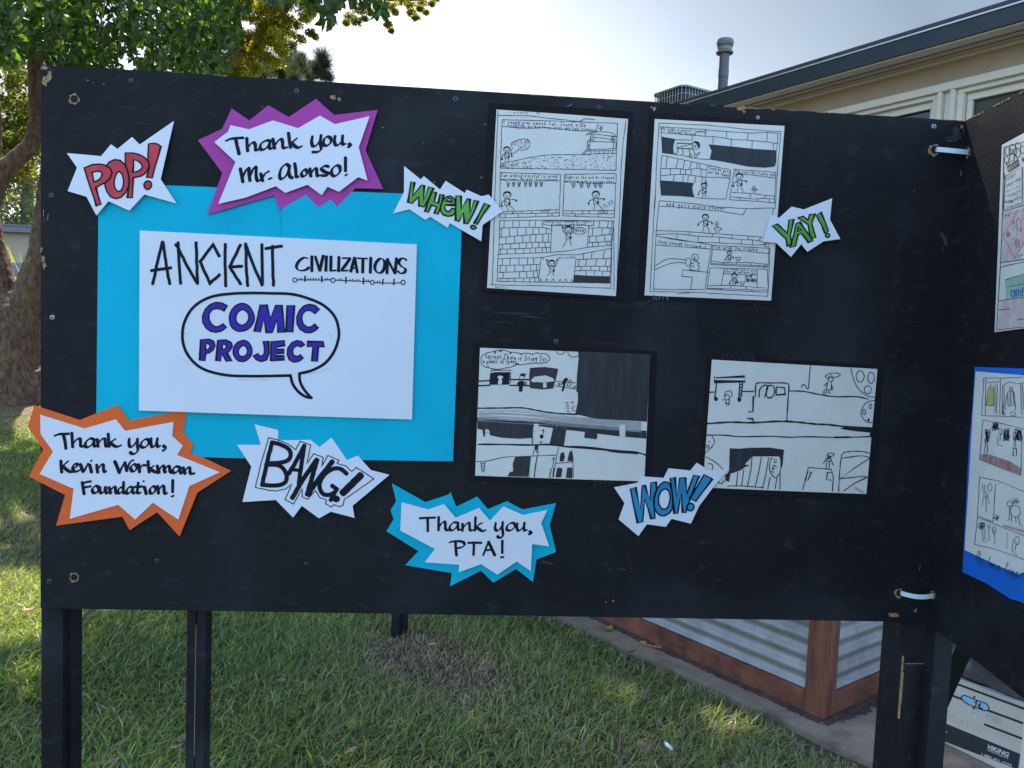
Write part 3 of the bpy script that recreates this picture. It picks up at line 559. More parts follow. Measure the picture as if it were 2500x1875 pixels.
p.fills('635,392 690,400 660,600 795,440 835,445 825,670 900,465 975,485 900,650 830,770 755,755 750,620 650,715 590,700 610,560;950,545 1015,550 985,690 1045,715 1070,580 1125,590 1095,720 1040,880 985,865 1020,770 940,740 895,850 845,840 890,700;1110,680 1160,620 1225,605 1280,640 1300,710 1290,742 1145,742 1140,790 1165,832 1215,835 1250,790 1300,795 1300,850 1260,900 1190,910 1120,890 1080,830 1080,750|1150,678 1195,640 1240,650 1260,690;1310,600 1385,605 1390,800 1480,645 1520,650 1520,860 1585,665 1645,680 1580,850 1485,1025 1435,1015 1420,860 1355,990 1305,970 1305,800;1735,715 1815,745 1720,880 1625,1035 1580,1020 1660,870;s 1530,1065 1560,1045 1605,1065 1608,1090 1575,1103 1540,1090', 'green_marker', 23)
inv(p.build('lettering', None), t)
t, p = burst('white burst with green letters reading YAY, right of the upper comics', [('505,525 550,545 875,255 1185,330 1918,40 1857,590 2122,1090 1690,1150 1275,1420 1115,1222 850,1553 470,1190 121,1161 335,467', 'white', 'paper', 0)], (1850, 480, .09494), .0085, .01)
p.fills('370,745 505,705 755,940 800,600 925,580 880,800 835,1000 875,1235 755,1275 725,1095 600,980;980,700 1085,655 1200,830 1330,1000 1410,1135 1300,1180 1120,950 1030,985 1000,1130 965,1270 825,1310 890,1090 940,900|1040,790 1110,860 1025,890;1030,550 1170,505 1285,610 1330,465 1475,440 1400,640 1390,710 1490,1050 1380,1080 1330,980 1290,720 1140,620;1500,485 1625,400 1730,650 1815,890 1720,940 1640,740;s 1790,945 1740,975 1745,1030 1795,1050 1840,1020 1835,970', 'green_marker', 36)
inv(p.build('lettering', None), t)
t, p = burst('white burst with blue letters reading WOW between the two lower comics', [('67,515 495,432 535,315 960,347 1050,172 1443,213 1557,70 1690,155 1755,208 2125,190 1870,495 1600,850 1450,1167 1100,1080 1000,1225 658,1178 505,1390 148,1090 255,800', 'white', 'paper', 0)], (1490, 1120, .13562), .0085, .01)
p.fills('360,540 455,510 540,910 575,480 620,475 715,740 730,430 825,420 835,560 790,700 790,850 800,1075 735,1080 680,900 620,730 600,900 580,1130 490,1155 430,900;s 940,430 850,530 790,660 775,780 800,900 870,1000 960,1025 1050,980 1110,900 1120,760 1105,600 1070,460 1020,420|s 985,545 910,590 870,700 870,800 910,880 970,905 1030,870 1065,780 1075,680 1050,580;1075,350 1165,330 1195,700 1250,340 1350,340 1375,630 1500,295 1600,310 1530,480 1430,720 1420,790 1380,850 1360,965 1300,965 1285,800 1280,620 1245,780 1210,980 1150,985 1130,760 1110,560;1690,285 1840,365 1690,560 1535,765 1425,720 1560,500;s 1440,803 1385,835 1378,890 1420,932 1475,925 1505,870 1490,820', 'blue_marker', 27)
inv(p.build('lettering', None), t)
t, p = burst('white burst with outlined black letters reading BANG below the title poster', [('290,35 832,165 845,72 1190,352 1355,218 1570,530 1722,468 1903,668 2160,733 1650,1160 1678,1327 1350,1242 1185,1333 948,1160 828,1323 588,1080 125,1108 247,620 48,318 378,318', 'white', 'paper', 0)], (570, 1030, .17631), .0075, .016)
p.lines('535,275 465,560 397,875;s 530,285 640,310 755,370 792,450 755,530 640,565 490,572;s 490,590 620,600 700,660 737,750 720,830 650,870 540,880 390,868;985,325 880,520 765,720;980,325 945,560 905,860;50 810,660 900,668;66 1155,520 960,800 812,1055;66 1160,520 1090,760 1020,1010;70 1372,545 1180,790 1030,1010;s 1570,720 1480,650 1380,650 1270,720 1200,830 1200,930 1250,1000 1330,1008 1400,975;1362,880 1440,935;1430,930 1345,1085;100 1765,735 1510,985', 60, 'ink', step=40, wob=2)
p.ell((1425, 1065, 52, 48), wd=0, fill='ink')
p.lines('c 485,220 600,245 750,305 860,385 920,270 1070,320 1015,575 1110,440 1245,495 1220,620 1305,465 1460,530 1435,575 1560,610 1640,685 1700,630 1945,785 1700,960 1540,1065 1520,1150 1470,1170 1390,1145 1350,1180 1275,1130 1290,1080 1200,1050 1135,950 1030,1070 950,1035 950,920 835,1135 715,1075 810,860 720,930 600,955 480,945 305,905 370,620 440,370', 13, 'ink', step=40, wob=2)
inv(p.build('lettering', None), t)
# ============================================================ comic pages
def comic(label, back, page, A, d=.0016):
    cx = sum(q[0] for q in page) / 4; cy = sum(q[1] for q in page) / 4; c = bx(cx, cy, 0)
    t = thing('comic_page', label, 'comic page', "children's comic pages pinned to the boards", ctr(cx, cy)); bd = bow(c[0], c[2], .16, .17, A)
    inv(grid_sheet('backing_sheet', back, Surf(d, bend=bd), M['black_paper'], None), t)
    s = Surf(d + .0012, bend=bd); pg = inv(grid_sheet('page', page, s, M['drawing_paper'], None), t)
    return t, s, pg
WOB = 1.6
# --- top left comic
t, s, pg = comic('upright pen-drawn comic page with brick walls, left one of the upper pair', [(1195, 251), (1545, 273), (1518, 731), (1174, 711)], [(1212, 268), (1533, 291), (1503, 723), (1189, 703)], .003)
p = Pen(s, (1170, 240, .17631)); K = dict(step=50, wob=WOB)
p.lines('c 315,300 1910,350 1890,1000 290,970;s 320,390 500,412 720,420 900,410 1060,430 1300,450 1620,465;1620,465 1640,350;265,240 700,250 1380,330 1460,290 1600,300;262,170 235,700 180,2570;2030,310 1990,600 1960,1000 1900,2640;c 288,1030 1122,1060 1105,1633 282,1658;288,1130 700,1150 1115,1145;c 1175,1055 1893,1045 1868,1655 1155,1630;1175,1160 1500,1175 1880,1180;325,1572 1105,1545;285,1602 1105,1590;1155,1560 1868,1555;1155,1602 1868,1604;460,1570 460,1600;588,1565 588,1598;722,1560 725,1595;860,1550 860,1590;1062,1550 1062,1590;360,1602 358,1655;535,1600 538,1645;780,1595 785,1640;945,1592 950,1635;1005,1592 1005,1635;1280,1560 1280,1600;1428,1560 1428,1600;1525,1558 1518,1600;1320,1602 1340,1650;1640,1604 1645,1650;c 1640,1556 1768,1556 1765,1602 1640,1602', 9, **K)
p.lines('282,1695 900,1690 1855,1700 1860,1750 1830,2038;282,1695 270,2165;s 250,2163 700,2145 950,2135 1250,2110 1500,2065 1830,2038;s 285,1800 560,1790 850,1792 1000,1818;s 280,1930 600,1900 985,1875;s 275,2025 700,1997 985,1995;s 270,2090 500,2085 980,2065;345,1700 340,1795;465,1700 465,1790;550,1700 552,1790;690,1700 690,1790;778,1700 772,1790;868,1700 870,1795;305,1800 303,1925;412,1795 418,1915;525,1792 525,1905;642,1792 648,1895;745,1792 738,1890;822,1792 825,1882;925,1810 925,1880;370,1920 370,2015;488,1910 490,2008;596,1900 605,2000;702,1893 700,1996;780,1888 778,1995;878,1882 876,1994;955,1878 950,1994;318,2020 320,2085;430,2015 430,2082;552,2008 550,2080;652,2000 650,2075;728,1998 730,2072;822,1996 820,2070;910,1996 908,2068;290,2090 300,2160;385,2090 382,2155;497,2085 503,2152;610,2080 618,2148;700,2076 702,2145;778,2072 780,2142;870,2070 868,2140;925,2068 928,2136;1000,1760 985,2128;1510,1770 1495,2065;c 895,1700 890,1750 1000,1765 1580,1762 1580,1700;1510,1800 1680,1795 1855,1800;1505,1915 1650,1905 1845,1880;1500,2000 1700,1990 1840,1978;1660,1705 1655,1795;1785,1705 1770,1800;1565,1800 1560,1912;1700,1797 1695,1900;1810,1798 1800,1890;1615,1908 1615,1992;1735,1895 1735,1988;1525,1912 1522,1998;1565,1995 1562,2055;1650,1990 1645,2048;1760,1985 1765,2042;1800,1983 1808,2040', 9, **K)
p.lines('s 250,2225 500,2213 800,2210 930,2195 1080,2168 1340,2168 1500,2140 1830,2078;245,2532 800,2545 1820,2560;262,2165 245,2535;1825,2080 1805,2555;s 265,2315 600,2310 840,2300;s 265,2412 600,2400 830,2385;s 245,2495 600,2490 820,2480;322,2220 320,2312;425,2218 425,2308;548,2212 548,2306;668,2212 665,2304;752,2212 752,2302;290,2315 288,2410;372,2312 370,2406;490,2310 492,2402;612,2308 615,2398;710,2306 705,2394;790,2302 790,2388;330,2412 328,2494;555,2400 555,2490;655,2398 655,2488;745,2394 748,2484;800,2390 808,2482;303,2495 303,2535;392,2493 395,2540;487,2490 490,2540;610,2488 610,2542;695,2485 695,2560;768,2482 770,2545;845,2252 820,2540;1335,2232 1300,2540;1335,2232 1820,2218;1320,2335 1500,2325 1815,2328;1310,2392 1500,2385 1810,2396;1440,2160 1440,2228;1560,2125 1545,2225;1730,2105 1710,2222;1380,2230 1370,2332;1480,2230 1470,2326;1625,2225 1605,2325;1755,2222 1740,2326;1408,2328 1400,2392;1540,2326 1540,2388;1665,2326 1660,2390;1775,2328 1770,2394;1475,2388 1478,2450;1600,2390 1585,2450;1708,2392 1700,2455;825,2540 845,2500 872,2543;908,2543 930,2495 955,2543;995,2545 1020,2498 1045,2545;1090,2548 1120,2510 1145,2548;1170,2550 1195,2498 1220,2550;1255,2550 1275,2508 1300,2550;155,2580 1000,2600 1820,2630 1835,1700;1860,1700 1862,2660;180,2570 165,2570', 9, **K)
p.fill([[(1310, 2445), (1560, 2460), (1805, 2465), (1800, 2555), (1500, 2556), (1300, 2550)]], 'brown_marker')
p.fill([chip_poly((530, 380), 85, 14, .7, 3)], 'stain'); p.fill([chip_poly((520, 350), 62, 12, .7, 4)], 'stain', .00010)
for i in range(300):
    x = random.uniform(300, 1880); top = 910 - 140 * min(1, (x - 300) / 700); y = random.uniform(top + 15, 975 + (x - 290) * .015); a = random.uniform(0, 6.3)
    p.line([(x, y), (x + 12 * math.cos(a), y + 12 * math.sin(a))], 8, cap=False)
p.lines('s 295,910 440,880 700,825 900,795 1150,785 1400,785 1650,770 1890,765;s 1470,515 1560,475 1750,470 1850,490 1900,540;s 1470,515 1560,495 1700,512 1900,537;1540,500 1540,600;1560,500 1560,600;1585,500 1585,600;1830,520 1830,610;1848,522 1848,610;1868,525 1865,612;s 1585,545 1700,555 1830,575 1900,580;1510,600 1900,612;s 1490,610 1510,590 1530,570 1540,540;1495,610 1488,712;1530,610 1520,712;1510,640 1505,700;1855,620 1855,700;1890,620 1890,700;1490,718 1895,700;1500,735 1895,725;1420,780 1480,715;1445,782 1500,725;1545,740 1545,772;1600,738 1600,772;1660,735 1660,772;1725,732 1722,770;1782,730 1780,770;1840,728 1840,768;1680,460 1680,400;1650,420 1680,442 1712,410;1660,388 1680,412 1700,380;sc 450,620 560,575 660,570 700,630 670,700 600,725 540,720 465,770 435,735 455,700', 9)
p.text("A young man named Tom, found a Old", (325, 352), (1480, 402), 52, 8).text("temple . He decided to go inside and find treasure", (380, 402), (1615, 458), 46, 8)
p.text("LET'S DO", (468, 652), (690, 622), 46, 8).text("THIS", (540, 715), (670, 690), 46, 8).text('story', (470, 222), (680, 215), 40, 7).text('at', (790, 225), (850, 222), 36, 7)
p.text('Tom walked careful to avoid', (300, 1092), (1085, 1105), 50, 8).text('any traps. He was very cautious.', (300, 1140), (1105, 1143), 42, 8)
p.text('Right at the end he stepped', (1188, 1118), (1870, 1118), 46, 8).text('on a trap with a presure plate', (1180, 1166), (1872, 1176), 40, 8)
p.text('TRAP', (880, 1582), (985, 1576), 34, 8).text('TRAP', (1655, 1594), (1760, 1594), 34, 8).text('CLICK', (1740, 1522), (1872, 1440), 50, 8).text('while hes falling he thinks', (925, 1728), (1560, 1722), 30, 7).text('of a way to save himself', (985, 1760), (1480, 1757), 28, 7)
p.text('ahhh', (1318, 1850), (1458, 1862), 56, 9).ell((1385, 1838, 88, 48), wd=9).text('he', (855, 2240), (905, 2230), 34, 7).text('gets a metal bar', (1090, 2222), (1335, 2215), 30, 7).text('Jerry', (200, 2635), (385, 2640), 58, 11, 'pencil')
for x in (400, 475, 550, 640, 705, 785, 858): p.lines(f'c {x-18},{1165} {x+18},{1168} {x+4},{1228} {x-6},{1225};{x-15},{1180} {x+15},{1195}', 9)
for x in (1300, 1412, 1508, 1605, 1675): p.lines(f'c {x-24},{1185} {x+24},{1185} {x+4},{1245} {x-6},{1240};{x-18},{1200} {x+18},{1212}', 9)
p.man(380, 720, 42, [(315, 845), (450, 803)], [(355, 885), (402, 880)], 9).man(385, 1350, 50, [(310, 1495), (510, 1420)], [(400, 1562), (490, 1552)], 9).man(1610, 1340, 48, [(1510, 1462), (1725, 1402)], [(1580, 1550), (1715, 1548)], 9)
p.man(1230, 1825, 48, [(1152, 1790), (1300, 1790)], [(1150, 2062), (1266, 2045)], 9, up=True).man(1000, 2290, 44, [(935, 2243), (1075, 2240)], [(940, 2458), (1020, 2455)], 9, up=True)
inv(p.build('drawing', None), pg)
# --- top right comic
t, s, pg = comic('upright pen-drawn comic page with black tunnels, right one of the upper pair', [(1590, 276), (1932, 298), (1891, 746), (1557, 730)], [(1599, 290), (1916, 307), (1883, 734), (1574, 721)], -.002, .0030)
p = Pen(s, (1550, 260, .18535))
p.lines('320,215 1000,245 1500,300 1925,330 1890,700 1850,1345;320,215 290,700 262,1345;c 340,265 945,300 925,390 350,340;945,305 1210,325 1500,345 1750,340 1890,355 1870,575;1220,325 1205,410;1500,345 1480,440;1750,340 1735,465;925,390 1040,390 1300,430 1500,440 1740,465 1890,485;350,345 345,395 550,435 760,440;765,380 755,440;1035,390 1030,495;1275,425 1270,520;1550,455 1545,550;1830,480 1825,575;s 520,630 650,645 800,680 990,695;360,640 970,770 1265,835 1255,950 1205,1215 960,1210 800,1200;s 340,815 600,815 660,830 820,815 950,830;s 335,910 600,890 800,910 940,930;360,640 340,815 335,970;430,655 410,812;575,685 545,812;660,705 640,822;750,725 720,815;825,742 820,812;862,750 850,815;470,815 468,902;610,815 600,892;672,828 668,895;750,820 740,900;880,825 872,915;520,895 508,980;640,892 635,988;708,900 700,995;810,910 790,1005;900,920 880,1005;970,770 955,830 940,925 930,1000;1265,835 1255,945 1180,935 940,925;c 1315,825 1860,865 1840,1270 1650,1250 1250,1225;s 1310,885 1500,895 1700,920 1860,945;s 1285,1130 1500,1140 1700,1165 1845,1180;s 1270,1185 1400,1200 1600,1215 1700,1205 1845,1222;1535,1145 1515,1205;1725,1170 1710,1210;1385,1195 1385,1230;1620,1215 1620,1250;1770,1215 1775,1265;c 1540,1083 1620,1083 1620,1098 1540,1098;1560,1100 1560,1132;1588,1100 1588,1132', 8, step=50, wob=WOB)
p.fills('350,398 440,410 535,430 512,500 508,560 520,630 430,620 360,610;975,495 1300,525 1560,555 1870,575 1865,730 1845,790 1720,805 1500,790 1300,750 1170,725 990,695 1015,580;330,970 640,992 780,1005 760,1060 768,1130 792,1195 600,1178 345,1170', 'scribble')
p.fills('755,475 800,450 850,465 868,520 838,555 832,505 800,478', 'pen')
p.lines('c 555,480 755,485 760,555 555,545;560,540 750,490;560,550 572,590 525,630;625,555 642,600 615,640;715,560 735,630;765,560 800,635;820,622 850,600 862,608;825,632 855,620;770,505 800,520;800,518 830,500;775,530 805,530', 9)
p.ell((800, 510, 45, 50), (735, 645, 16, 18), (805, 650, 18, 18), (1572, 1062, 14, 20))
p.text('He finds a secret tunnel', (355, 308), (925, 345), 46, 8).text('and crals through.', (435, 342), (830, 378), 38, 8).text('Soon he gets', (985, 822), (1255, 880), 46, 8).text('out the tunnel', (970, 872), (1250, 928), 44, 8).text('Tom sees the trophie and', (1320, 862), (1850, 915), 36, 8)
p.man(915, 1045, 36, [(840, 1155), (940, 992)], [(885, 1195), (932, 1195)], 8).man(1380, 925, 44, [(1298, 1045), (1470, 985)], [(1350, 1115), (1428, 1120)], 8)
p.fr = (1550, 480, .2396)
p.lines('250,42 600,70 850,105 1140,120 1420,115;250,42 245,95 600,120 860,145 1105,185 1140,120;245,95 215,390;s 215,345 400,350 570,358 800,375 1000,388 1300,412;s 215,385 430,378 650,402 860,412 1090,437 1200,440 1370,470;570,358 550,382;795,375 790,405;995,390 990,425;1160,400 1155,437;1285,412 1265,450;430,378 428,425;650,402 648,448;865,410 865,467;1090,437 1088,480;1200,440 1205,485;1325,462 1330,510 1370,510;1415,115 1400,200;s 215,400 400,435 600,460 860,470 1090,482 1230,492 1370,480;c 215,400 600,460 785,490 715,945 450,945 190,945;s 215,492 500,512 780,532;c 795,495 1370,525 1355,720 775,690;790,537 1100,550 1370,580;775,655 905,670 1200,672 1355,690;775,682 1000,690 1355,708;905,670 910,685;1045,672 1035,688;1195,672 1190,700;1325,685 1325,722;c 770,725 1350,740 1360,935 1335,975 735,940;915,735 880,910;1250,745 1245,925;905,785 1250,800;740,905 1000,905 1340,932;735,932 1000,940 1335,955;985,905 975,932;1140,915 1135,945;875,935 875,955;1195,945 1195,970;155,965 600,975 1355,1015 1380,530;155,965 205,0;440,990 600,975', 6.5, step=40, wob=1.2)
p.lines('s 200,710 320,640 420,633 530,645;s 200,745 350,685 450,670 520,680;570,670 560,745 670,760 640,740 668,715 640,700 660,680 620,655;750,770 490,745 480,810 590,820 570,945;600,620 605,640 630,640;612,610 612,632;s 805,320 840,315 885,320 880,335 860,340 858,370;810,330 832,340 825,370;825,290 838,280 858,305 825,300;1020,620 1080,618 1078,635 1060,642 1062,662;1030,632 1045,640 1042,662;1068,870 1122,868 1120,882 1105,888 1105,908;1075,882 1090,888 1088,905', 7)
p.ell((545, 665, 28, 42), (615, 618, 34, 36), (838, 268, 13, 15), wd=7)
p.text('and gets more closer', (315, 92), (935, 138), 42, 7).text('close enough to touch it', (235, 472), (735, 528), 38, 7).text('Tom grab the trophie', (808, 527), (1260, 553), 34, 7).text('it turns out it was', (935, 748), (1245, 765), 24, 6).text('that old and what was', (920, 770), (1245, 790), 22, 6).text('TO BE', (1125, 828), (1208, 822), 28, 8).text('CONTINUED', (1128, 868), (1242, 868), 32, 8).text('FAX', (615, 750), (598, 655), 36, 7)
p.man(722, 212, 31, [(648, 285), (790, 272)], [(690, 360), (766, 368)], 6.5).man(965, 578, 23, [(925, 645), (1005, 625)], [(945, 665), (968, 665)], 6).man(1016, 810, 27, [(970, 885), (1050, 878)], [(995, 905), (1020, 905)], 6)
inv(p.build('drawing', None), pg)
p = Pen(Surf(.0033), (1550, 480, .2396), .0010); p.text('Jerry', (165, 1050), (352, 1050), 52, 9, 'chalk'); inv(p.build('pencilled_name', None), t)
# --- lower left comic
t, s, pg = comic('wide comic page with large black scribbled block, left one of the lower pair', [(1159, 835), (1604, 858), (1589, 1188), (1143, 1172)], [(1172, 849), (1588, 866), (1573, 1175), (1160, 1161)], .0025)
p = Pen(s, (1130, 820, .22908))
p.fills('1225,165 1600,180 2000,195 1985,500 1960,915 1900,910 1400,880 1195,830 1225,690 1222,600 1205,590 1215,400 1230,250;155,872 500,890 760,905 1000,915 1300,945 1660,975 1670,1070 1590,1060 1432,1040 1425,1100 1290,1085 1297,1022 1100,1000 1075,1165 920,1155 960,980 810,960 750,962 738,1085 600,1095 420,1085 290,1060 280,1000 240,990 235,1075 218,1070 208,1000 155,990;1730,1000 1955,1010 1955,1095 1730,1075;555,1290 725,1285 715,1380 690,1500 475,1495 500,1450 535,1440 530,1360;765,1165 805,1165 800,1215 760,1215;1030,1335 1030,1290 1042,1245 1075,1235 1085,1290 1070,1335;1110,1330 1130,1240 1160,1215 1170,1260 1178,1335;985,1505 1000,1410 1030,1398 1060,1415 1045,1505;1095,1510 1110,1400 1165,1400 1165,1515', 'scribble')
p.fills('290,400 345,385 500,385 500,440 490,520 280,520;600,480 640,475 662,520 640,532 632,595 597,595 595,532 572,510;603,415 625,398 672,400 660,432 620,428;1075,455 1122,450 1102,480 1090,520 1070,590 1048,590 1068,510 1042,525', 'pen'); p.fills('715,340 870,330 1015,350 995,440 960,560 840,570 715,555 705,430', 'brown_marker')
p.fills('725,470 760,435 880,420 960,450 975,480 900,492 870,497 790,490 740,492;s 368,440 395,422 430,440 395,462;s 380,470 400,455 420,480 405,515 375,510;755,935 805,935 803,1000 758,998;1670,945 1728,945 1728,1075 1672,1070', 'drawing_paper', extra=.00030); p.fills('855,500 890,500 890,550 852,550', 'drawing_paper', extra=.00030)
p.lines('18 s 165,770 400,768 620,765 750,785 900,812 1080,830 1230,834;18 170,482 290,475;18 510,465 720,465;18 170,530 290,525;18 500,525 720,530;9 980,480 1200,500;9 980,530 1200,565;20 s 165,1155 400,1155 700,1160 900,1155 1080,1175 1300,1195 1640,1220 1850,1240 1945,1268;26 s 1150,1180 1400,1192 1660,1235 1860,1250;14 738,960 738,1145', 16)
p.lines('s 195,300 200,220 260,180 300,172 340,160 350,180 335,185 345,160 400,150 410,165 390,165 420,150 500,170 515,185 500,185 520,172 600,185 630,195 615,200 650,185 720,190 735,200 760,185 800,180 815,192 860,185 890,195 925,235 905,270 880,285 780,290 720,290 640,305 560,300 580,290 590,300 540,320 500,335 460,340 370,355 280,340 270,320 265,340 220,320 195,300;300,400 300,365 510,365 505,500 485,512;490,400 508,400;490,430 508,430;490,460 506,460;s 1110,530 1130,480 1152,475 1145,530 1110,530;1045,512 1012,512 1030,500;1012,512 1032,528;1170,548 1200,540 1185,528;1200,540 1188,555;s 995,165 1020,195 1060,190 1090,165;s 1115,170 1130,205 1170,225 1220,215;660,505 680,520 665,535;645,500 665,490 680,500;190,1335 205,1450;235,1335 225,1450;195,1360 232,1360;198,1385 230,1385;200,1410 228,1410;203,1435 226,1435;s 145,1335 240,1335 450,1290 600,1285 800,1275 990,1268;685,1400 680,1505;706,1400 702,1505;684,1420 705,1420;683,1445 704,1445;682,1470 703,1470;755,1215 745,1270;800,1215 796,1275;775,1225 782,1240 790,1225;14 s 790,1280 772,1390 760,1500;1020,1180 985,1350 975,1420 962,1500;955,1400 970,1290 985,1310;970,1290 952,1312;c 940,1405 970,1405 955,1505 922,1505;985,1355 1170,1340 1175,1505;855,1042 855,995 838,1012;855,995 868,1012;828,1142 842,1120;828,1142 818,1125', 9)
p.ell((630, 440, 26, 28), (1098, 465, 18, 16)).ell((838, 1070, 18, 18), fill='pen')
p.line([(990, 990), (1000, 945), (1030, 945)], 8, 'chalk', extra=.0004)
p.line([(1060, 990), (1065, 945), (1095, 950), (1090, 990)], 8, 'chalk', extra=.0004)
for i in range(70):
    x, y = random.uniform(1260, 1960), random.uniform(210, 860); L_ = random.uniform(20, 90); vert = random.random() < .5
    p.line([(x, y), (x + (L_ * .2 if vert else L_), y + (L_ if vert else random.uniform(-6, 6)))], random.uniform(2, 4), 'faint', extra=.0004)
for i in range(16): y = random.uniform(900, 1060); x = random.uniform(200, 700); p.line([(x, y), (x + random.uniform(30, 90), y + 10)], 3, 'faint', extra=.0004)
for i in range(14): y = 800 + i * 8; p.line(smooth([(165, y), (600, y + 12 + random.uniform(-20, 20)), (1100, y + 55), (1900, y + 120)]), 5, 'pencil', cap=False)
p.text('Ancient China is fiting for', (238, 240), (900, 272), 58, 9).text('a planet of spase', (212, 296), (575, 292), 56, 9).text('a lot of pepol', (745, 472), (975, 480), 38, 9).text('a lot', (1148, 695), (1160, 815), 44, 8).text('pepol', (1098, 705), (1110, 832), 42, 8)
inv(p.build('drawing', None), pg)
p = Pen(Surf(.0018), (1130, 820, .22908), .0032); p.text('SXYMIKO', (1390, 1588), (1790, 1592), 44, 7, 'faint'); inv(p.build('pencilled_name', None), t)
# --- lower right comic
t, s, pg = comic('wide comic page with thick black horizon lines, right one of the lower pair', [(1725, 865), (2159, 893), (2130, 1220), (1707, 1203)], [(1738, 878), (2142, 901), (2115, 1206), (1716, 1190)], .0022)
p = Pen(s, (1690, 840, .23507))
p.lines('230,340 225,385 545,385 540,335 245,350;250,400 242,480 232,550;490,395 480,560;520,395 505,550;230,402 545,390;490,420 518,420;488,450 515,450;486,480 512,480;484,510 508,510;483,535 506,535;180,500 225,498;520,490 632,490;s 1000,485 1150,490 1300,520 1480,545 1700,545 1825,572;s 650,540 655,430 680,402 800,403 940,402 990,412 998,450 990,560 975,795;650,540 630,545 625,702 580,702;630,800 625,775 570,772;s 690,550 695,480 720,440 760,425 780,440 770,480 745,550;sc 770,450 800,430 840,440 850,500 820,550 770,545;c 870,445 950,450 960,520 865,527;22 s 160,825 400,810 620,815 900,800 1100,810 1260,828 1400,835 1600,858 1875,880;s 150,945 330,945 500,960 800,955 1000,965 1200,960 1500,968 1700,965 1840,960;22 s 1480,968 1550,966 1640,965;12 1220,225 1200,460;12 s 1130,450 1140,420 1170,430 1180,460 1202,460', 15)
p.fills('1530,875 1640,850 1875,865 1865,970 1838,965 1845,920 1700,905 1540,882', 'pen')
p.fills('385,1080 480,1085 600,1075 800,1072 950,1095 940,1160 935,1250 910,1310 910,1200 895,1165 800,1165 620,1165 540,1250 600,1255 545,1275 500,1310 395,1345 380,1430 350,1420 335,1360 365,1340 380,1310', 'scribble')
p.lines('sc 1375,335 1420,305 1500,300 1530,320 1480,345 1400,350;1400,395 1385,470 1440,475 1440,400;1395,400 1360,435;1440,410 1455,470;1370,470 1352,515 1375,515 1390,480;1415,480 1405,505 1430,507;s 330,540 345,500 385,485 410,510 400,550;350,580 340,612 385,612 380,572;355,615 355,637;375,615 378,637;310,580 335,578;s 1645,250 1660,330 1700,430 1760,500 1830,545 1900,552;s 1890,585 1820,600 1770,650 1750,720 1770,770 1820,810 1870,812;s 205,955 228,1010 200,1070 135,1128;165,1012 178,1016;s 140,1170 230,1220 320,1300;s 165,1240 205,1250 210,1310', 10)
p.ell((1432, 360, 27, 30), (360, 552, 24, 28), (1740, 335, 42, 60), (1855, 350, 35, 58), (1820, 475, 38, 42), (1848, 645, 14, 25), (1783, 705, 15, 26), (162, 1065, 12, 18), wd=10).ell((245, 568, 17, 20), (485, 575, 16, 22), (1828, 787, 8, 12), fill='pen')
p.lines('617,1165 605,1300 568,1480;712,1175 690,1300 650,1475;787,1175 760,1350 725,1495;470,1330 455,1468;530,1305 510,1462;803,1380 778,1502;872,1390 855,1502;907,1300 905,1502;360,1472 500,1470 735,1487;s 815,1180 795,1260 810,1340 860,1385 900,1340;s 265,1430 300,1448 345,1400;1200,1280 1280,1285 1440,1300 1460,1380 1450,1525;1200,1280 1170,1400 1140,1508;c 1190,1330 1232,1325 1195,1410 1168,1412;1440,1335 1400,1330 1388,1402 1442,1412;1388,1230 1385,1300;1420,1230 1415,1302;s 1395,1150 1420,1130 1470,1140 1440,1165 1395,1150;1390,1190 1355,1237;1440,1210 1460,1257;s 1515,1530 1525,1350 1540,1190 1560,1135 1620,1115 1740,1112 1840,1132;s 1540,1185 1740,1160 1850,1180;1850,1180 1690,1280 1530,1395 1800,1370 1815,1380 1690,1440 1570,1522', 11)
p.ell((1412, 1192, 25, 28), wd=11); p.ell((1412, 1185, 16, 12), wd=0, fill='pen'); p.line([(1685, 1490), (1730, 1515), (1780, 1542)], 26, 'stain'); p.line([(1690, 1492), (1770, 1540)], 12, 'pencil')
p.text('zapol', (840, 1345), (880, 1190), 62, 10)
inv(p.build('drawing', None), pg)
p = Pen(Surf(.0018), (1690, 840, .23507), .0028); p.text('SYTIWAVE', (300, 142), (665, 170), 42, 7, 'faint'); inv(p.build('pencilled_name', None), t)

# ============================================================ pages on the side board
def side_sheet(name, uv, off, m, t, thick=.0004):
    mb = MB(); n = len(uv); V = [sp(u, z, off + e) for u, z, e in uv]; B = [q - SN * thick for q in V]
    tri = tessellate_polygon([[Vector((u, z, 0)) for u, z, e in uv]])
    mb.add(V + B, [tuple(x) for x in tri] + [(i, (i + 1) % n, n + (i + 1) % n, n + i) for i in range(n)]); return inv(mb.build(name, m, None), t)
def uvz(px, py, e=0): u, z = side_px(px, py); return (u, z, e)
ss = lambda off: Surf(off, tuple(SP0), tuple(SN))
tl, bl = uvz(2450, 354), uvz(2432, 811)
t = thing('comic_page', 'tall coloured recipe comic page on the side board, its upper one', 'comic page', "children's comic pages pinned to the boards", tuple(sp(tl[0] + .1, .69)))
rt = np.array((.9975, .071)) * .229
pg = side_sheet('page', [tl, bl, (bl[0] + rt[0], bl[1] + rt[1], 0), (tl[0] + rt[0], tl[1] + rt[1], 0)], .0025, M['drawing_paper'], t)
p = Pen(ss(.0025), (2400, 320, .3012))
p.fills('185,1205 332,1160 332,1350 185,1365', 'crayon_green'); p.fills('145,1375 332,1350 332,1590 120,1608;172,650 285,640 165,850 215,940 330,1040 145,1062', 'crayon_pink'); p.fills('200,292 290,232 295,275 205,332', 'crayon_brown', 5, 'pen'); p.fills('185,1205 332,1160 332,1240 185,1265', 'crayon_green', 4, 'pen', .00012)
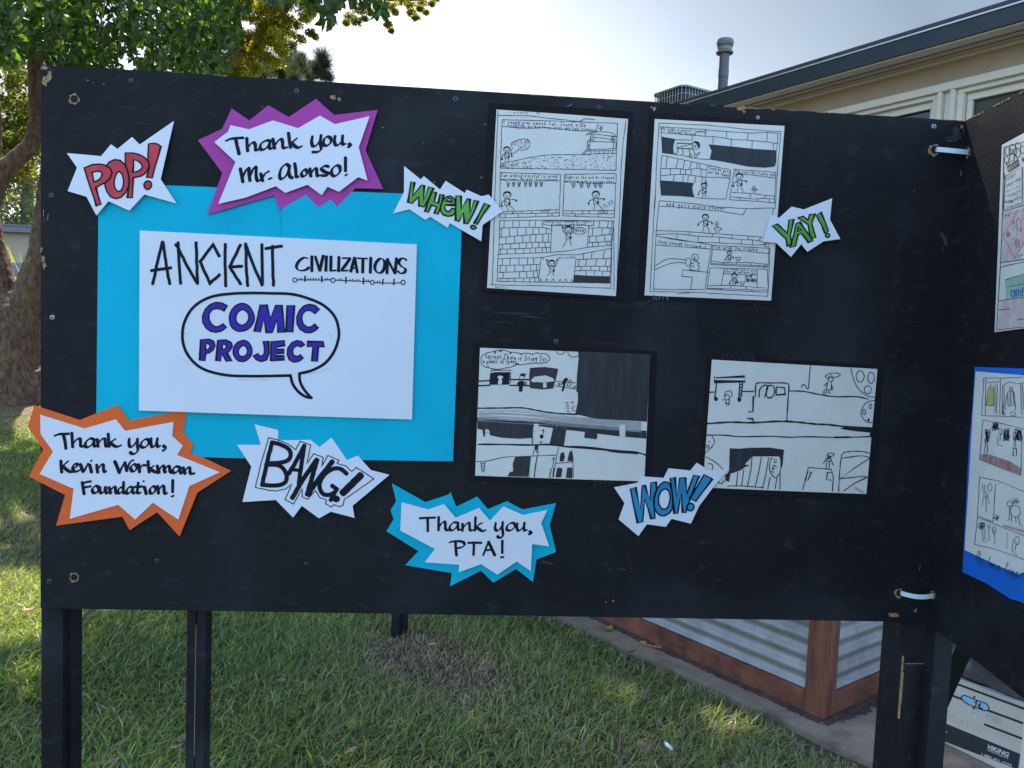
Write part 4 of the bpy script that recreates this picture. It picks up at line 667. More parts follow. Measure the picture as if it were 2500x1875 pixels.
p.fills('285,640 340,640 340,900 255,1030 215,940 165,850', 'crayon_pink', 6, 'crayon_brown', .0001); p.fills('s 255,780 285,760 270,850 240,880 230,860;s 215,940 240,875 260,890 235,950 245,1010 225,1000', 'stain', 4, 'pencil', .00014)
p.lines('172,130 160,640 145,1065 112,1612;172,130 250,110 335,85;112,1612 335,1588;145,1067 335,1040;s 145,1105 200,1088 335,1062;165,650 335,602;c 180,370 320,290 320,590 168,637;175,340 178,370;130,1375 335,1347', 6, 'pen')
p.lines('190,490 228,475;190,525 218,514;235,510 265,500;275,495 305,484;215,525 280,508;190,615 215,606;225,612 250,603;262,598 305,582;240,470 255,464;270,458 300,448', 4, 'pen')
p.ell((200, 165, 20, 32), (240, 130, 24, 22), (285, 115, 22, 22), (192, 235, 16, 34), (236, 212, 20, 36), (282, 178, 22, 36), (322, 150, 16, 34), (225, 170, 14, 22), (262, 165, 14, 26), (265, 220, 14, 26), (205, 265, 14, 16), wd=5); p.ell((325, 230, 10, 18), wd=0, fill='crayon_blue'); p.ell((332, 650, 18, 28), wd=0, fill='crayon_green')
p.ell((290, 755, 20, 48), (205, 835, 12, 24), (282, 910, 16, 38), (310, 800, 8, 16), (250, 740, 7, 14), (205, 835, 6, 12), (282, 910, 9, 20), wd=5, m='crayon_red'); p.lines('130,1450 220,1440;280,1530 335,1521', 8, 'crayon_red')
p.text('Recipes', (188, 405), (272, 352), 34, 4).text('yogurt salad', (192, 452), (312, 392), 26, 4).text('Mango sticky', (188, 588), (310, 540), 26, 4).text('rice', (215, 585), (255, 570), 20, 4).text('Chop!', (170, 705), (240, 678), 36, 4).text('(not', (288, 1030), (335, 1000), 28, 5, 'crayon_blue')
p.lines('s 238,1300 225,1312 232,1330 252,1322 255,1300 240,1290 228,1300;s 252,1290 262,1290 262,1335;s 232,1335 250,1345 266,1332;272,1345 275,1288;s 275,1290 288,1285 288,1335;288,1290 296,1290;s 300,1320 312,1300 322,1300 322,1330 305,1330;300,1300 335,1288;s 318,1282 328,1268 334,1280', 7, 'crayon_blue')
inv(p.build('drawing', None), pg)
t = thing('comic_page', 'pencil comic page on a wavy blue sheet, lower one of the side board', 'comic page', "children's comic pages pinned to the boards", tuple(sp(.15, .3)))
bl_px = [(2384, 896), (2381, 985), (2374, 1090), (2370, 1190), (2363, 1292), (2354, 1397)]
bot = [(2382, 1410), (2412, 1424), (2443, 1444), (2470, 1462), (2494, 1468)]
U = [uvz(*q) for q in bl_px] + [uvz(*q) for q in bot]
U = [(u, z, .001 + .004 * abs(math.sin(9 * z))) for u, z, e in U] + [(.375, U[-1][1] + .005, .001), (.375, ZB + .487, .001)]
inv_b = side_sheet('backing_sheet', U, .0015, M['blue'], t)
W_ = [uvz(*q) for q in [(2393, 907), (2386, 1010), (2378, 1150), (2366, 1343), (2434, 1375), (2498, 1403)]]
W_ = W_ + [(.34, W_[-1][1] + .03, 0), (.34, ZB + .474, 0)]
pg = side_sheet('page', W_, .0075, M['drawing_paper'], t)
p = Pen(ss(.0075), (2300, 820, .4098))
p.fills('275,330 290,290 308,310 310,400 308,415 265,415', 'crayon_yellow', 3, 'pen'); p.fills('390,335 425,330 432,415 395,420', 'crayon_pink', 3, 'pen'); p.fills('403,305 420,305 420,333 405,335', 'crayon_yellow', 3, 'pen'); p.fills('228,707 280,705 400,745 475,790 470,828 230,737', 'crayon_brown'); p.fills('365,1120 488,1150 488,1185 370,1140;385,1170 395,1172 390,1270 380,1265', 'crayon_pink')
p.lines('250,250 360,252 488,245;250,250 238,475 360,478 488,486;262,255 258,470;272,280 345,272;350,255 345,470;318,290 316,460;330,285 326,462;362,300 360,465;370,300 368,465;s 360,300 400,275 450,285 488,280;470,285 478,470;480,290 488,440;245,500 370,525 488,556;245,500 225,737 350,785 470,832 478,600;225,840 340,865 488,926;225,840 212,1072 305,1107;320,880 305,1107;212,1080 340,1130 488,1192;212,1080 195,1242 330,1275 488,1332;365,1130 488,1165;390,340 375,430 385,440;430,335 440,440 428,440;408,340 412,415', 3.6, 'pen', step=30, wob=.8)
p.lines('265,610 252,690 272,690 270,620;252,690 252,720;268,690 268,715;330,600 335,650 362,655;348,585 346,625;432,610 428,670;438,610 440,670;425,672 445,672 445,715 425,715 425,672;262,940 264,1050;248,960 240,1010;275,960 282,1000;405,1010 400,1095 392,1100;415,1060 415,1105;455,1075 465,1125 480,1130;440,1075 442,1110;240,1140 245,1225 265,1228;258,1150 255,1210 270,1212;280,1145 282,1220;310,1150 318,1235 305,1240;425,1210 418,1280 450,1310;445,1230 435,1280', 3.4, 'pen')
p.ell((438, 1045, 30, 36), (405, 1000, 14, 18), (348, 572, 9, 18), (264, 622, 8, 16), (250, 905, 8, 18), (287, 902, 12, 24), (262, 945, 12, 18), (280, 1135, 7, 10), (312, 1158, 11, 22), (448, 1220, 14, 24), (435, 590, 8, 20), (425, 465, 14, 12), (370, 462, 8, 10), wd=3.4)
for cx_, cy_, a_, b_, n_ in [(320, 540, 22, 28, 40), (385, 590, 20, 40, 40), (452, 590, 26, 40, 46), (272, 590, 16, 40, 34), (440, 985, 24, 20, 30), (238, 1135, 18, 22, 30), (325, 1080, 14, 20, 16)]:
    pts = [(cx_ + a_ * random.uniform(-1, 1), cy_ + b_ * random.uniform(-1, 1)) for _ in range(n_)]; p.line(smooth(pts, False, 3), 2.6, random.choice(['pen', 'pencil']), cap=False)
inv(p.build('drawing', None), pg)
p = Pen(ss(.0078), (2300, 820, .4098)); p.text('By Jasie Town', (195, 1345), (450, 1445), 62, 5, 'blue_pen'); inv(p.build('pencilled_name', None), t)
# ============================================================ ground, path, planter
E1 = np.array([-.545, .839, 0]); E1 /= np.linalg.norm(E1); E2 = np.array([E1[1], -E1[0], 0])
ZL = -.025                                  # the soil of the lawn lies a little below the concrete
def slab_mat():
    m = mat('path_concrete', (.22, .148, .095), .9, 0, 3.2, 10, col2=(.38, .275, .19), bump=.35, bscale=120)
    n = m.node_tree; L = n.links.new; p = n.nodes['Principled BSDF']; base = p.inputs['Base Color'].links[0].from_socket; tc = n.nodes['Texture Coordinate']
    for sc_, lo, hi, col, f in ((7, .52, .72, (.09, .060, .042), .7), (60, .62, .72, (.05, .04, .03), .5), (140, .68, .74, (.45, .42, .38), .4)):
        no = n.nodes.new('ShaderNodeTexNoise'); no.inputs['Scale'].default_value = sc_; no.inputs['Detail'].default_value = 8; L(tc.outputs['Object'], no.inputs[0])
        rp = n.nodes.new('ShaderNodeMapRange'); rp.inputs[1].default_value = lo; rp.inputs[2].default_value = hi; rp.inputs[3].default_value = 0; rp.inputs[4].default_value = f; L(no.outputs[0], rp.inputs[0])
        mx = n.nodes.new('ShaderNodeMix'); mx.data_type = 'RGBA'; L(rp.outputs[0], mx.inputs[0]); L(base, mx.inputs[6]); mx.inputs[7].default_value = (*col, 1); base = mx.outputs[2]
    L(base, p.inputs['Base Color']); return m
M['concrete'] = slab_mat()
M['soil'] = mat('lawn_soil', (.038, .034, .017), .95, 0, 9, 10, col2=(.10, .095, .048), bump=.8, bscale=60)
M['dirt'] = mat('bare_dirt', (.085, .062, .045), .95, 0, 2.5, 10, col2=(.16, .12, .085), bump=.6, bscale=40)
mb = MB(); mb.add([(-300, -300, ZL), (300, -300, ZL), (300, 300, ZL), (-300, 300, ZL)], [(0, 1, 2, 3)]); tag(mb.build('ground', M['soil']), kind='structure')
S0 = ground(1364, 1504); S1 = ground(2154, 1873)
sdir = (S0 - S1) / np.linalg.norm(S0 - S1); snrm = np.array([sdir[1], -sdir[0], 0])        # snrm points to the building
g = np.random.default_rng(3); mb = MB(); N = 160; edge = []
for i in range(N + 1): edge.append(S1 - sdir * 3.2 + sdir * 14 * i / N + snrm * (.006 * g.normal()))
inn = [e + snrm * 9 for e in (edge[0], edge[-1])]
V = edge + [inn[1], inn[0]]; n = len(V); Bm = [q - np.array([0, 0, .12]) for q in V]
tri = tessellate_polygon([[Vector((q[0], q[1], 0)) for q in V]])
mb.add(V + Bm, [tuple(t) for t in tri] + [(i, (i + 1) % n, n + (i + 1) % n, n + i) for i in range(n)]); o = mb.build('path', M['concrete']); tag(o, kind='structure')
# bare earth round the old tree
TREE = ground(22, 985, ZL)
mb = MB(); P = [TREE + np.array([2.2 * math.cos(a) * g.uniform(.75, 1.2), 1.5 * math.sin(a) * g.uniform(.75, 1.2) - .2, .006]) for a in np.linspace(0, 6.28, 30)[:-1]]
mb.add(P, [tuple(range(len(P)))]); tag(mb.build('bare_ground', M['dirt']), kind='structure')

M['redwood'] = mat('stained_redwood', (.095, .032, .016), .85, 0, 5, 12, col2=(.25, .092, .048), bump=.6, bscale=40, stretch=(6, 6, .7))
M['redwood_rail'] = mat('stained_redwood_rail', (.060, .020, .012), .85, 0, 7, 12, col2=(.27, .088, .046), bump=.6, bscale=30)
M['zinc'] = mat('galvanised_sheet', (.31, .305, .285), .55, .24, 7, metal=.3, spec=.5)
pl = thing('planter_box', 'raised planter of corrugated metal sheets framed in red-brown wood', 'planter', None, (2.134, 1.454, 0))
A0 = np.array([2.134, 1.462, 0]); PLH, PLL, ps = .62, 2.3, .084
# width from where its far post shows behind the right legs
far = ground(2322, 1632); PLW = float((far - A0) @ E2)
def pbox(name, o, a, b, c, m, bevel=.004):
    q = MB(); q.box(o, a, b, c); return inv(q.build(name, M[m], pl, bevel=bevel), pl)
Zv = np.array([0, 0, 1.0])
for a_, b_ in ((0, 0), (PLL, 0), (0, PLW), (PLL, PLW)):
    pbox('corner_post', A0 + E1 * a_ + E2 * b_, E1 * ps, E2 * ps, Zv * PLH, 'redwood')
def corrug(o, d, n, L_, z0, z1):
    q = MB(); k = 90; V = []
    for i in range(k + 1):
        z = z0 + (z1 - z0) * i / k; off = .0085 * math.sin(2 * math.pi * z / .068) + .0012 * math.sin(z * 23 + L_)
        V += [o + n * off + Zv * z, o + d * L_ + n * off + Zv * z]
    q.add(V, [(2 * i, 2 * i + 1, 2 * i + 3, 2 * i + 2) for i in range(k)]); return inv(q.build('corrugated_sheet', M['zinc'], pl, smooth=True), pl)
for o, d, n, L_ in ((A0 + E2 * .03, E1, -E2, PLL), (A0 + E1 * .03, E2, -E1, PLW), (A0 + E2 * (PLW + ps - .03), E1, E2, PLL), (A0 + E1 * (PLL + ps - .03), E2, E1, PLW)):
    corrug(o + d * ps * .9, d, n, L_ - ps * .8, .07, PLH - .05)
for z0, h, w_ in ((.006, .085, .05), (PLH - .085, .085, .05)):
    pbox('rail', A0 + E1 * (ps + .001) + E2 * .004 + Zv * z0, E1 * (PLL - ps - .002), E2 * w_, Zv * h, 'redwood_rail'); pbox('rail', A0 + E2 * (ps + .001) + E1 * .004 + Zv * z0, E2 * (PLW - ps - .002), E1 * w_, Zv * h, 'redwood_rail')
    pbox('rail', A0 + E1 * (ps + .001) + E2 * (PLW + ps - w_ - .004) + Zv * z0, E1 * (PLL - ps - .002), E2 * w_, Zv * h, 'redwood_rail'); pbox('rail', A0 + E2 * (ps + .001) + E1 * (PLL + ps - w_ - .004) + Zv * z0, E2 * (PLW - ps - .002), E1 * w_, Zv * h, 'redwood_rail')
pbox('soil', A0 + E1 * .05 + E2 * .05 + Zv * (PLH - .14), E1 * PLL, E2 * PLW, Zv * .03, 'soil', 0)
# damp soil washed out along the foot of the planter
mb = MB(); gg = np.random.default_rng(6)
for o, d, n, L_, wmax in ((A0 + E1 * (ps - .01), E1, -E2, PLL, .045), (A0 + E2 * (ps - .02), E2, -E1, PLW, .10), (A0 - E1 * .012 - E2 * .012, E2, -E1, ps + .03, .03), (A0 - E2 * .012 - E1 * .0, E1, -E2, ps, .03)):
    k = max(8, int(L_ / .012)); V = []; wn = np.convolve(gg.uniform(0, 1, k + 21), np.ones(9) / 9, 'same')[10:k + 11] * .75 + gg.uniform(0, .3, k + 1)
    for i in range(k + 1):
        q = o + d * (L_ * i / k); w_ = wmax * wn[i]; V += [q + n * -.004 + Zv * .010, q + n * w_ * .4 + Zv * (.0055 + .003 * gg.random()), q + n * w_ + d * gg.normal() * .004 + Zv * .0006]
    fs = []
    for i in range(k): fs += [(3 * i, 3 * i + 3, 3 * i + 4, 3 * i + 1), (3 * i + 1, 3 * i + 4, 3 * i + 5, 3 * i + 2)]
    mb.add(V, fs)
M['wet_soil'] = mat('wet_soil', (.035, .022, .014), .95, 0, 40, 8, col2=(.10, .066, .042), bump=.8, bscale=90)
tag(mb.build('soil_spill', M['wet_soil'], smooth=True), kind='stuff')

# ============================================================ school building
AZB = R(-28.6); D1 = np.array([math.sin(AZB), math.cos(AZB), 0]); D2 = np.array([D1[1], -D1[0], 0])      # along the eave, and away from the viewer
ZE = 3.60
e0 = on_plane(2500, 0, (0, 0, ZE), (0, 0, 1))          # a point of the eave's upper edge
mid = on_plane(2078, 123, (0, 0, ZE), (0, 0, 1)); e0 = mid
def on_fac(px, py, off): return on_plane(px, py, e0 + D2 * off, D2)
FZ = on_fac(2500, 46, .0)[2] ; FZ2 = on_fac(1900, 222, .0)[2]; FZ = (FZ + FZ2) / 2
OV = float((on_plane(2400, 125, (0, 0, FZ), (0, 0, 1)) - e0) @ D2)       # overhang: where the flat soffit meets the wall
OV = max(.35, min(OV, 1.2))
wz = lambda px, py, off=0: float(on_fac(px, py, OV + off)[2])
ws = lambda px, py, off=0: float((on_fac(px, py, OV + off) - e0) @ D1)
print('BUILDING FZ', FZ, 'OV', OV, 'head', wz(2400, 184), wz(2100, 255), 'trim', wz(2400, 128))
M['fascia'] = mat('blue_green_fascia', (.022, .036, .042), .5, .12, 5, bump=.05)
M['roof'] = mat('roof_membrane', (.05, .055, .075), .6, .2, 4)
M['drip'] = mat('metal_drip_edge', (.62, .60, .58), .35, .08, 6, metal=.6)
M['soffit'] = mat('soffit_paint', (.58, .525, .43), .7, .05, 3)
M['stucco'] = mat('tan_wall_paint', (.40, .315, .22), .85, .07, 5, bump=.25, bscale=90)
M['trim'] = mat('cream_trim_paint', (.74, .68, .565), .55, .04, 4)
M['groove'] = mat('soffit_groove', (.06, .05, .04), .9, .1, 4)
M['glass'] = mat('window_glass', (.020, .022, .022), .08, .2, 2, spec=.6)
M['screen'] = mat('insect_screen', (.075, .078, .058), .6, .12, 60, spec=.3)
bld = thing('school_building', 'low tan school building with dark eave and cream window frames at upper right', 'building', None, tuple(e0 * np.array([1, 1, 0])))
def bbox(name, s0, s1, o0, o1, z0, z1, m, parent=None, bevel=0):
    q = MB(); q.box(e0 * np.array([1, 1, 0]) + D1 * s0 + D2 * o0 + Zv * z0, D1 * (s1 - s0), D2 * (o1 - o0), Zv * (z1 - z0)); return inv(q.build(name, M[m], None, bevel=bevel), parent or bld)
SA, SB = -3.2, 13.0
fas = bbox('fascia', SA, SB, 0, .025, FZ + .004, ZE - .030, 'fascia')
bbox('drip_edge', SA, SB, -.012, .03, ZE - .028, ZE - .016, 'drip', fas)
q = MB(); ob = e0 * np.array([1, 1, 0]); rp_ = [ob + D1 * SA + D2 * -.02 + Zv * (ZE - .014), ob + D1 * SB + D2 * -.02 + Zv * (ZE - .014), ob + D1 * SB + D2 * 7 + Zv * (ZE + .9), ob + D1 * SA + D2 * 7 + Zv * (ZE + .9)]
rp2 = [p_ + Zv * .022 for p_ in rp_]; q.add(rp_ + rp2, [(3, 2, 1, 0), (4, 5, 6, 7), (0, 1, 5, 4), (1, 2, 6, 5), (2, 3, 7, 6), (3, 0, 4, 7)]); roof = inv(q.build('roof', M['roof'], None), bld)
so_ = bbox('soffit', SA, SB, .026, OV, FZ + .010, FZ + .030, 'soffit')
bbox('edge_board', SA, SB, .026, .026 + OV * .26, FZ - .004, FZ + .009, 'trim', so_)
for f in (.50, .74): bbox('groove', SA, SB, OV * f, OV * f + .007, FZ + .007, FZ + .0095, 'groove', so_)
ZH = (wz(2400, 184) + wz(2100, 255)) / 2                                   # top of the window head trim
ZT = min(FZ, (wz(2400, 128) + wz(2100, 211)) / 2)
bbox('wall', SA, SB, OV, OV + .15, ZH - .02, FZ + .008, 'stucco'); bbox('frieze_board', SA, SB, OV - .02, OV - .001, ZT, FZ + .008, 'trim')
h1 = wz(2500, 185, -.03); hd = ZH - .055
bbox('head_trim', SA, SB, OV - .035, OV + .05, hd, ZH, 'trim', None, .003); bbox('wall', SA, SB, OV, OV + .15, 0, 1.0, 'stucco')
sM0, sM1 = ws(2352, 300), ws(2268, 300)            # mullion post between the two windows
# windows: one to the left, one to the right of the post
def window(s0, s1, pane, lab=None):
    fr = MB(); B = lambda a, b, o0, o1, z0, z1: fr.box(ob + D1 * a + D2 * o0 + Zv * z0, D1 * (b - a), D2 * (o1 - o0), Zv * (z1 - z0))
    z0, z1 = 1.0, hd - .001; f = .045
    B(s0, s1, OV + .002, OV + .045, z1 - .03, z1); B(s0, s0 + f, OV + .002, OV + .045, z0, z1 - .0305); B(s1 - f, s1, OV + .002, OV + .045, z0, z1 - .0305); B(s0 + f + .0005, s1 - f - .0005, OV + .002, OV + .045, z0, z0 + .05)
    B(s0 + f, s1 - f, OV + .047, OV + .075, z1 - .080, z1 - .0305); B(s0 + f, s0 + f + .04, OV + .047, OV + .075, z0 + .05, z1 - .081); B(s1 - f - .04, s1 - f, OV + .047, OV + .075, z0 + .05, z1 - .081)
    w_ = inv(fr.build('window', M['trim'], None, bevel=.003), bld)
    pn = bbox('pane', s0 + f + .02, s1 - f - .02, OV + .085, OV + .092, z0 + .03, z1 - .05, pane, w_); return w_
wpost = .14
sm_ = (sM0 + sM1) / 2
bbox('mullion', sm_ - .062, sm_ - .030, OV - .03, OV + .10, 1.0, hd - .001, 'trim', None, .004); bbox('mullion', sm_ - .028, sm_ + .028, OV + .012, OV + .10, 1.0, hd - .001, 'trim', None, .004); bbox('mullion', sm_ + .030, sm_ + .062, OV - .03, OV + .10, 1.0, hd - .001, 'trim', None, .004)
window(sm_ - .066 - 1.5, sm_ - .066, 'screen'); window(sm_ + .066, sm_ + 1.5, 'glass'); window(sm_ + 1.75, sm_ + 3.2, 'glass'); window(sm_ - .066 - 3.2, sm_ - .066 - 1.75, 'glass')
bbox('mullion', sm_ + 1.505, sm_ + 1.745, OV - .01, OV + .1, 1.0, hd - .001, 'trim'); bbox('wall', sm_ + 3.205, SB, OV, OV + .15, 1.001, hd - .001, 'stucco'); bbox('wall', SA - .001, sm_ - 3.325, OV, OV + .15, 1.001, hd - .001, 'stucco') if sm_ - 3.325 > SA else None
q = MB(); q.box(ob + D1 * SA + D2 * (OV + .6) + Zv * .05, D1 * (SB - SA), D2 * .05, Zv * (ZE - .1)); inv(q.build('inner_wall', M['soffit'], None), bld)
# vent pipe on the roof
d_ = ray(1768, 150); c = CAM + d_ / np.linalg.norm(d_[:2]) * 8.0 ; off = float((c - e0) @ D2); zr = ZE + .13 * off
ztop = float((CAM + ray(1773, 95) / np.linalg.norm(ray(1773, 95)[:2]) * 8.0)[2]); pr = 10.6 * 8 / F * 1.05
M['flue'] = mat('galvanised_flue', (.12, .115, .108), .5, .25, 6, metal=.35, stretch=(1, 1, .4)); M['cap'] = mat('flue_cap', (.22, .205, .17), .5, .1, 8, metal=.3)
zc = ztop - .125
q = MB(); q.lathe((c[0], c[1], 0), [(pr, zr - .3), (pr, zr + (zc - zr) * .50), (pr * 1.06, zr + (zc - zr) * .51), (pr * 1.06, zr + (zc - zr) * .68), (pr, zr + (zc - zr) * .69), (pr, zc)], 28); vp = inv(q.build('vent_pipe', M['flue'], None, smooth=False), bld)
q = MB(); k = pr * 1.8
q.lathe((c[0], c[1], zc), [(pr * .8, -.012), (k * .95, -.012), (k, .0), (k * .80, .018), (k * .82, .03), (k * .82, .046), (k * .99, .085), (k * .97, .095), (k * .85, .118), (k * .4, .126), (.001, .127)], 28)
inv(q.build('cap', M['cap'], None), vp)
q = MB()
for i in range(26):
    a = 2 * math.pi * i / 26; cc = np.array([c[0] + k * .835 * math.cos(a), c[1] + k * .835 * math.sin(a), zc + .052]); tt = np.array([-math.sin(a), math.cos(a), 0]); q.box(cc - tt * .006, tt * .012, np.array([math.cos(a), math.sin(a), 0]) * .004, Zv * .022)
inv(q.build('louvre', M['hole'], None), vp)
# air conditioner on the roof
d_ = ray(1672, 220); ca = CAM + d_ / np.linalg.norm(d_[:2]) * 11.0; ztop = float((CAM + ray(1678, 211) / np.linalg.norm(ray(1678, 211)[:2]) * 11.0)[2]) - .09
aw = .30; off = float((ca - e0) @ D2); zb_ = ZE + .13 * off
M['ac_green'] = mat('grey_green_metal', (.22, .28, .24), .5, .08, 6); M['ac_dark'] = mat('condenser_coil', (.05, .055, .07), .7, .2, 40); M['ac_wire'] = mat('wire_guard', (.45, .45, .44), .5, .1, 20)
ac = thing('air_conditioner', 'air conditioner with a wire guard and green lid on the roof', 'air conditioner', None, (ca[0], ca[1], zb_))
def rrect(r, z, rot, rad=.10, k=6):
    P = []
    for sx, sy, a0 in ((1, 1, 0), (-1, 1, 90), (-1, -1, 180), (1, -1, 270)):
        for i in range(k + 1):
            a = R(a0 + 90 * i / k); P.append((sx * (r - rad) + rad * math.cos(a), sy * (r - rad) + rad * math.sin(a)))
    cr, sr = math.cos(rot), math.sin(rot); return [np.array([ca[0] + x * cr - y * sr, ca[1] + x * sr + y * cr, z]) for x, y in P]
rot = R(28)
def skin(q, rings):
    n = len(rings[0]); q.add([p_ for r in rings for p_ in r], [(i * n + k, i * n + (k + 1) % n, (i + 1) * n + (k + 1) % n, (i + 1) * n + k) for i in range(len(rings) - 1) for k in range(n)] + [tuple((len(rings) - 1) * n + k for k in range(n))])
q = MB(); skin(q, [rrect(aw - .03, z, rot) for z in (zb_, ztop - .03)]); inv(q.build('coil', M['ac_dark'], None), ac)
q = MB(); skin(q, [rrect(aw + .012, ztop - .028, rot), rrect(aw + .014, ztop - .006, rot), rrect(aw - .03, ztop + .008, rot)]); inv(q.build('lid', M['ac_green'], None), ac)
q = MB(); ring = rrect(aw, zb_, rot, .10, 3); 
for i in range(len(ring)):
    a, b = ring[i], ring[(i + 1) % len(ring)]; kk = max(1, int(np.linalg.norm(b - a) / .045))
    for j in range(kk): p0 = a + (b - a) * j / kk; q.tube([p0, p0 + Zv * (ztop - zb_ - .02)], .0045, 5)
for f in (.15, .42, .69, .86): q.tube([p_ + Zv * ((ztop - zb_) * f) for p_ in ring] + [ring[0] + Zv * ((ztop - zb_) * f)], .004, 5)
inv(q.build('wire_guard', M['ac_wire'], None), ac)
q = MB(); skin(q, [rrect(aw, z, rot) for z in (zb_ - .06, zb_ + .05)]); inv(q.build('base', M['ac_green'], None), ac)

# ============================================================ file box and bags under the side board
BD = np.array([.44, -.898, 0]); BD /= np.linalg.norm(BD); BN = np.array([BD[1], -BD[0], 0])   # along the front; BN towards the viewer
if BN @ (CAM - np.array([2.5, 1.3, 0])) < 0: BN = -BN
b0 = ground(2283, 1803, .002); b1 = ground(2488, 1904, .002); BD = (b1 - b0); BLn = np.linalg.norm(BD); BD /= BLn; BN = np.array([BD[1], -BD[0], 0]); BN = BN if BN @ (CAM - b0) > 0 else -BN
BLn = min((k for k in np.arange(.2, .6, .002)), key=lambda k: abs(project(b1 - BD * k)[0] - 2264)); b0 = b1 - BD * BLn
fb = lambda px, py, off=0: on_plane(px, py, b1 + BN * off, BN)
BHt = float(fb(2486, 1722)[2]); print('BOX', BLn, BHt, b0, b1, BN)
M['card'] = mat('white_box_card', (.56, .50, .41), .8, .06, 5); M['card_black'] = mat('box_print_black', (.022, .022, .024), .6, .1, 20); M['card_brown'] = mat('kraft_card', (.30, .20, .11), .9, .1, 20); M['blue_plastic'] = mat('blue_plastic_inside', (.30, .52, .66), .35, .08, 10); M['print_white'] = mat('white_print', (.66, .66, .64), .7, .08, 40)
bxo = thing('file_box', 'white cardboard file box with black stripes standing on the concrete', 'box', None, tuple((b0 + b1) / 2 - BN * .16))
q = MB(); q.box(b0, BD * BLn, -BN * .31, Zv * BHt); inv(q.build('carton', M['card'], None, bevel=.003), bxo)
lid_h = .045
fr = (2240, 1540, .20186); sbx = Surf(.0008, tuple(b1), tuple(BN)); p = Pen(sbx, fr, .0003)
def clipx(P): return P
Lz = lambda x, y: (fr[0] + x * fr[2], fr[1] + y * fr[2])
p.fill([[(205, 1065), (1243, 1490), (1215, 1680), (160, 1275)]], 'card_black')
p.lines('26 400,615 1285,942;26 215,703 530,825;26 860,965 1275,1117;26 812,1132 1262,1303', 24, 'card_black')
p.fills('s 520,800 545,782 600,785 720,835 820,868 865,920 860,965 820,972 740,945 600,890 535,840', 'card_brown', extra=.00012); p.fills('s 535,800 570,782 620,800 720,842 815,872 862,925 850,960 800,962 740,938 640,900 560,850', 'blue_plastic', 12, 'hole', .0002)
p.fills('675,790 700,792 700,818 672,812;668,922 695,928 690,952 664,944;665,985 680,988 678,998 663,994', 'card_black', extra=.00015)
p.lines('700,925 720,850;720,850 690,870;740,940 770,870 735,900 765,935;745,925 790,945', 14, 'card_black', extra=.0004)
p.text('KC', (300, 830), (430, 870), 50, 5, 'pencil').text('PLASTIC', (380, 1070), (820, 1260), 70, 5, 'pencil').text('FIRED', (830, 1060), (1010, 1140), 70, 6, 'pencil').text('collection', (905, 1240), (1225, 1370), 50, 4, 'crayon_pink')
inv(p.build('printing', None), bxo)
def box_text(txt, px, py, px2, py2, h, m='print_white', shear=0, bold=0):
    cu = bpy.data.curves.new('lettering', 'FONT'); cu.body = txt; cu.size = 1; cu.shear = shear; cu.offset = bold
    o = bpy.data.objects.new('lettering', cu); COL.objects.link(o); dg = bpy.context.evaluated_depsgraph_get(); me = bpy.data.meshes.new_from_object(o.evaluated_get(dg)); bpy.data.objects.remove(o)
    co = np.array([v.co for v in me.vertices]); w_, h_ = co[:, 0].max(), co[:, 1].max()
    A = sbx(*Lz(px, py), .0007); B = sbx(*Lz(px2, py2), .0007); X = (B - A); 
    up = Zv * h
    for v in me.vertices: v.co = Vector(A + X * (v.co.x / w_) + up * (v.co.y / h_))
    me.materials.clear(); me.materials.append(M[m]); return inv(link('lettering', me), bxo)
box_text('VIKING', 835, 1415, 1112, 1530, .015, shear=.3, bold=.03); box_text('OFFICE PRODUCTS', 845, 1447, 1095, 1553, .006, bold=.01); box_text('1-800-421-1227', 765, 1505, 1140, 1655, .0105, bold=.012); box_text('Stock No.', 225, 1180, 365, 1235, .0075, bold=.01); box_text('1015', 238, 1232, 340, 1275, .0095, bold=.015)
# the lid sits on top with its own rim
q = MB(); q.box(b0 - BD * .004 + BN * .0045 + Zv * (BHt + .001), BD * (BLn + .008), -BN * .319, Zv * .006); inv(q.build('lid', M['card'], None, bevel=.002), bxo)
M['bag'] = mat('grey_plastic_bag', (.085, .075, .085), .38, .25, 6, bump=.5, bscale=14); M['bag_blue'] = mat('bag_lining', (.16, .26, .30), .5, .1, 10)
def lumpy(name, c, sx, sy, sz, m, seed, amp=.25, flat=True, yaw=0):
    bm = bmesh.new(); bmesh.ops.create_icosphere(bm, subdivisions=4, radius=1); gg = np.random.default_rng(seed); dirs = gg.normal(size=(16, 3)); ph = gg.uniform(0, 6, 16); fq = gg.uniform(2, 7, 16)
    for v in bm.verts:
        n_ = np.array(v.co); s = 1 + amp * sum(math.sin(fq[i] * (n_ @ dirs[i]) + ph[i]) for i in range(16)) / 16 * 1.8
        z = n_[2] * s; z = max(z, -.25) if flat else z; x, y = n_[0] * s * sx, n_[1] * s * sy
        v.co = (x * math.cos(yaw) - y * math.sin(yaw), x * math.sin(yaw) + y * math.cos(yaw), (z + (.25 if flat else 0)) * sz)
    me = bpy.data.meshes.new(name); bm.to_mesh(me); bm.free(); me.polygons.foreach_set('use_smooth', [True] * len(me.polygons)); me.materials.append(M[m]); return link(name, me, None, tuple(c))
bc = (b0 + b1) / 2 - BN * .125 + BD * .035 + Zv * (BHt + .008)
tag(lumpy('plastic_bag', bc, .19, .135, .17, 'bag', 4, .5, yaw=math.atan2(BD[1], BD[0])), 'crumpled dark grey plastic bag lying on the white file box', 'bag')
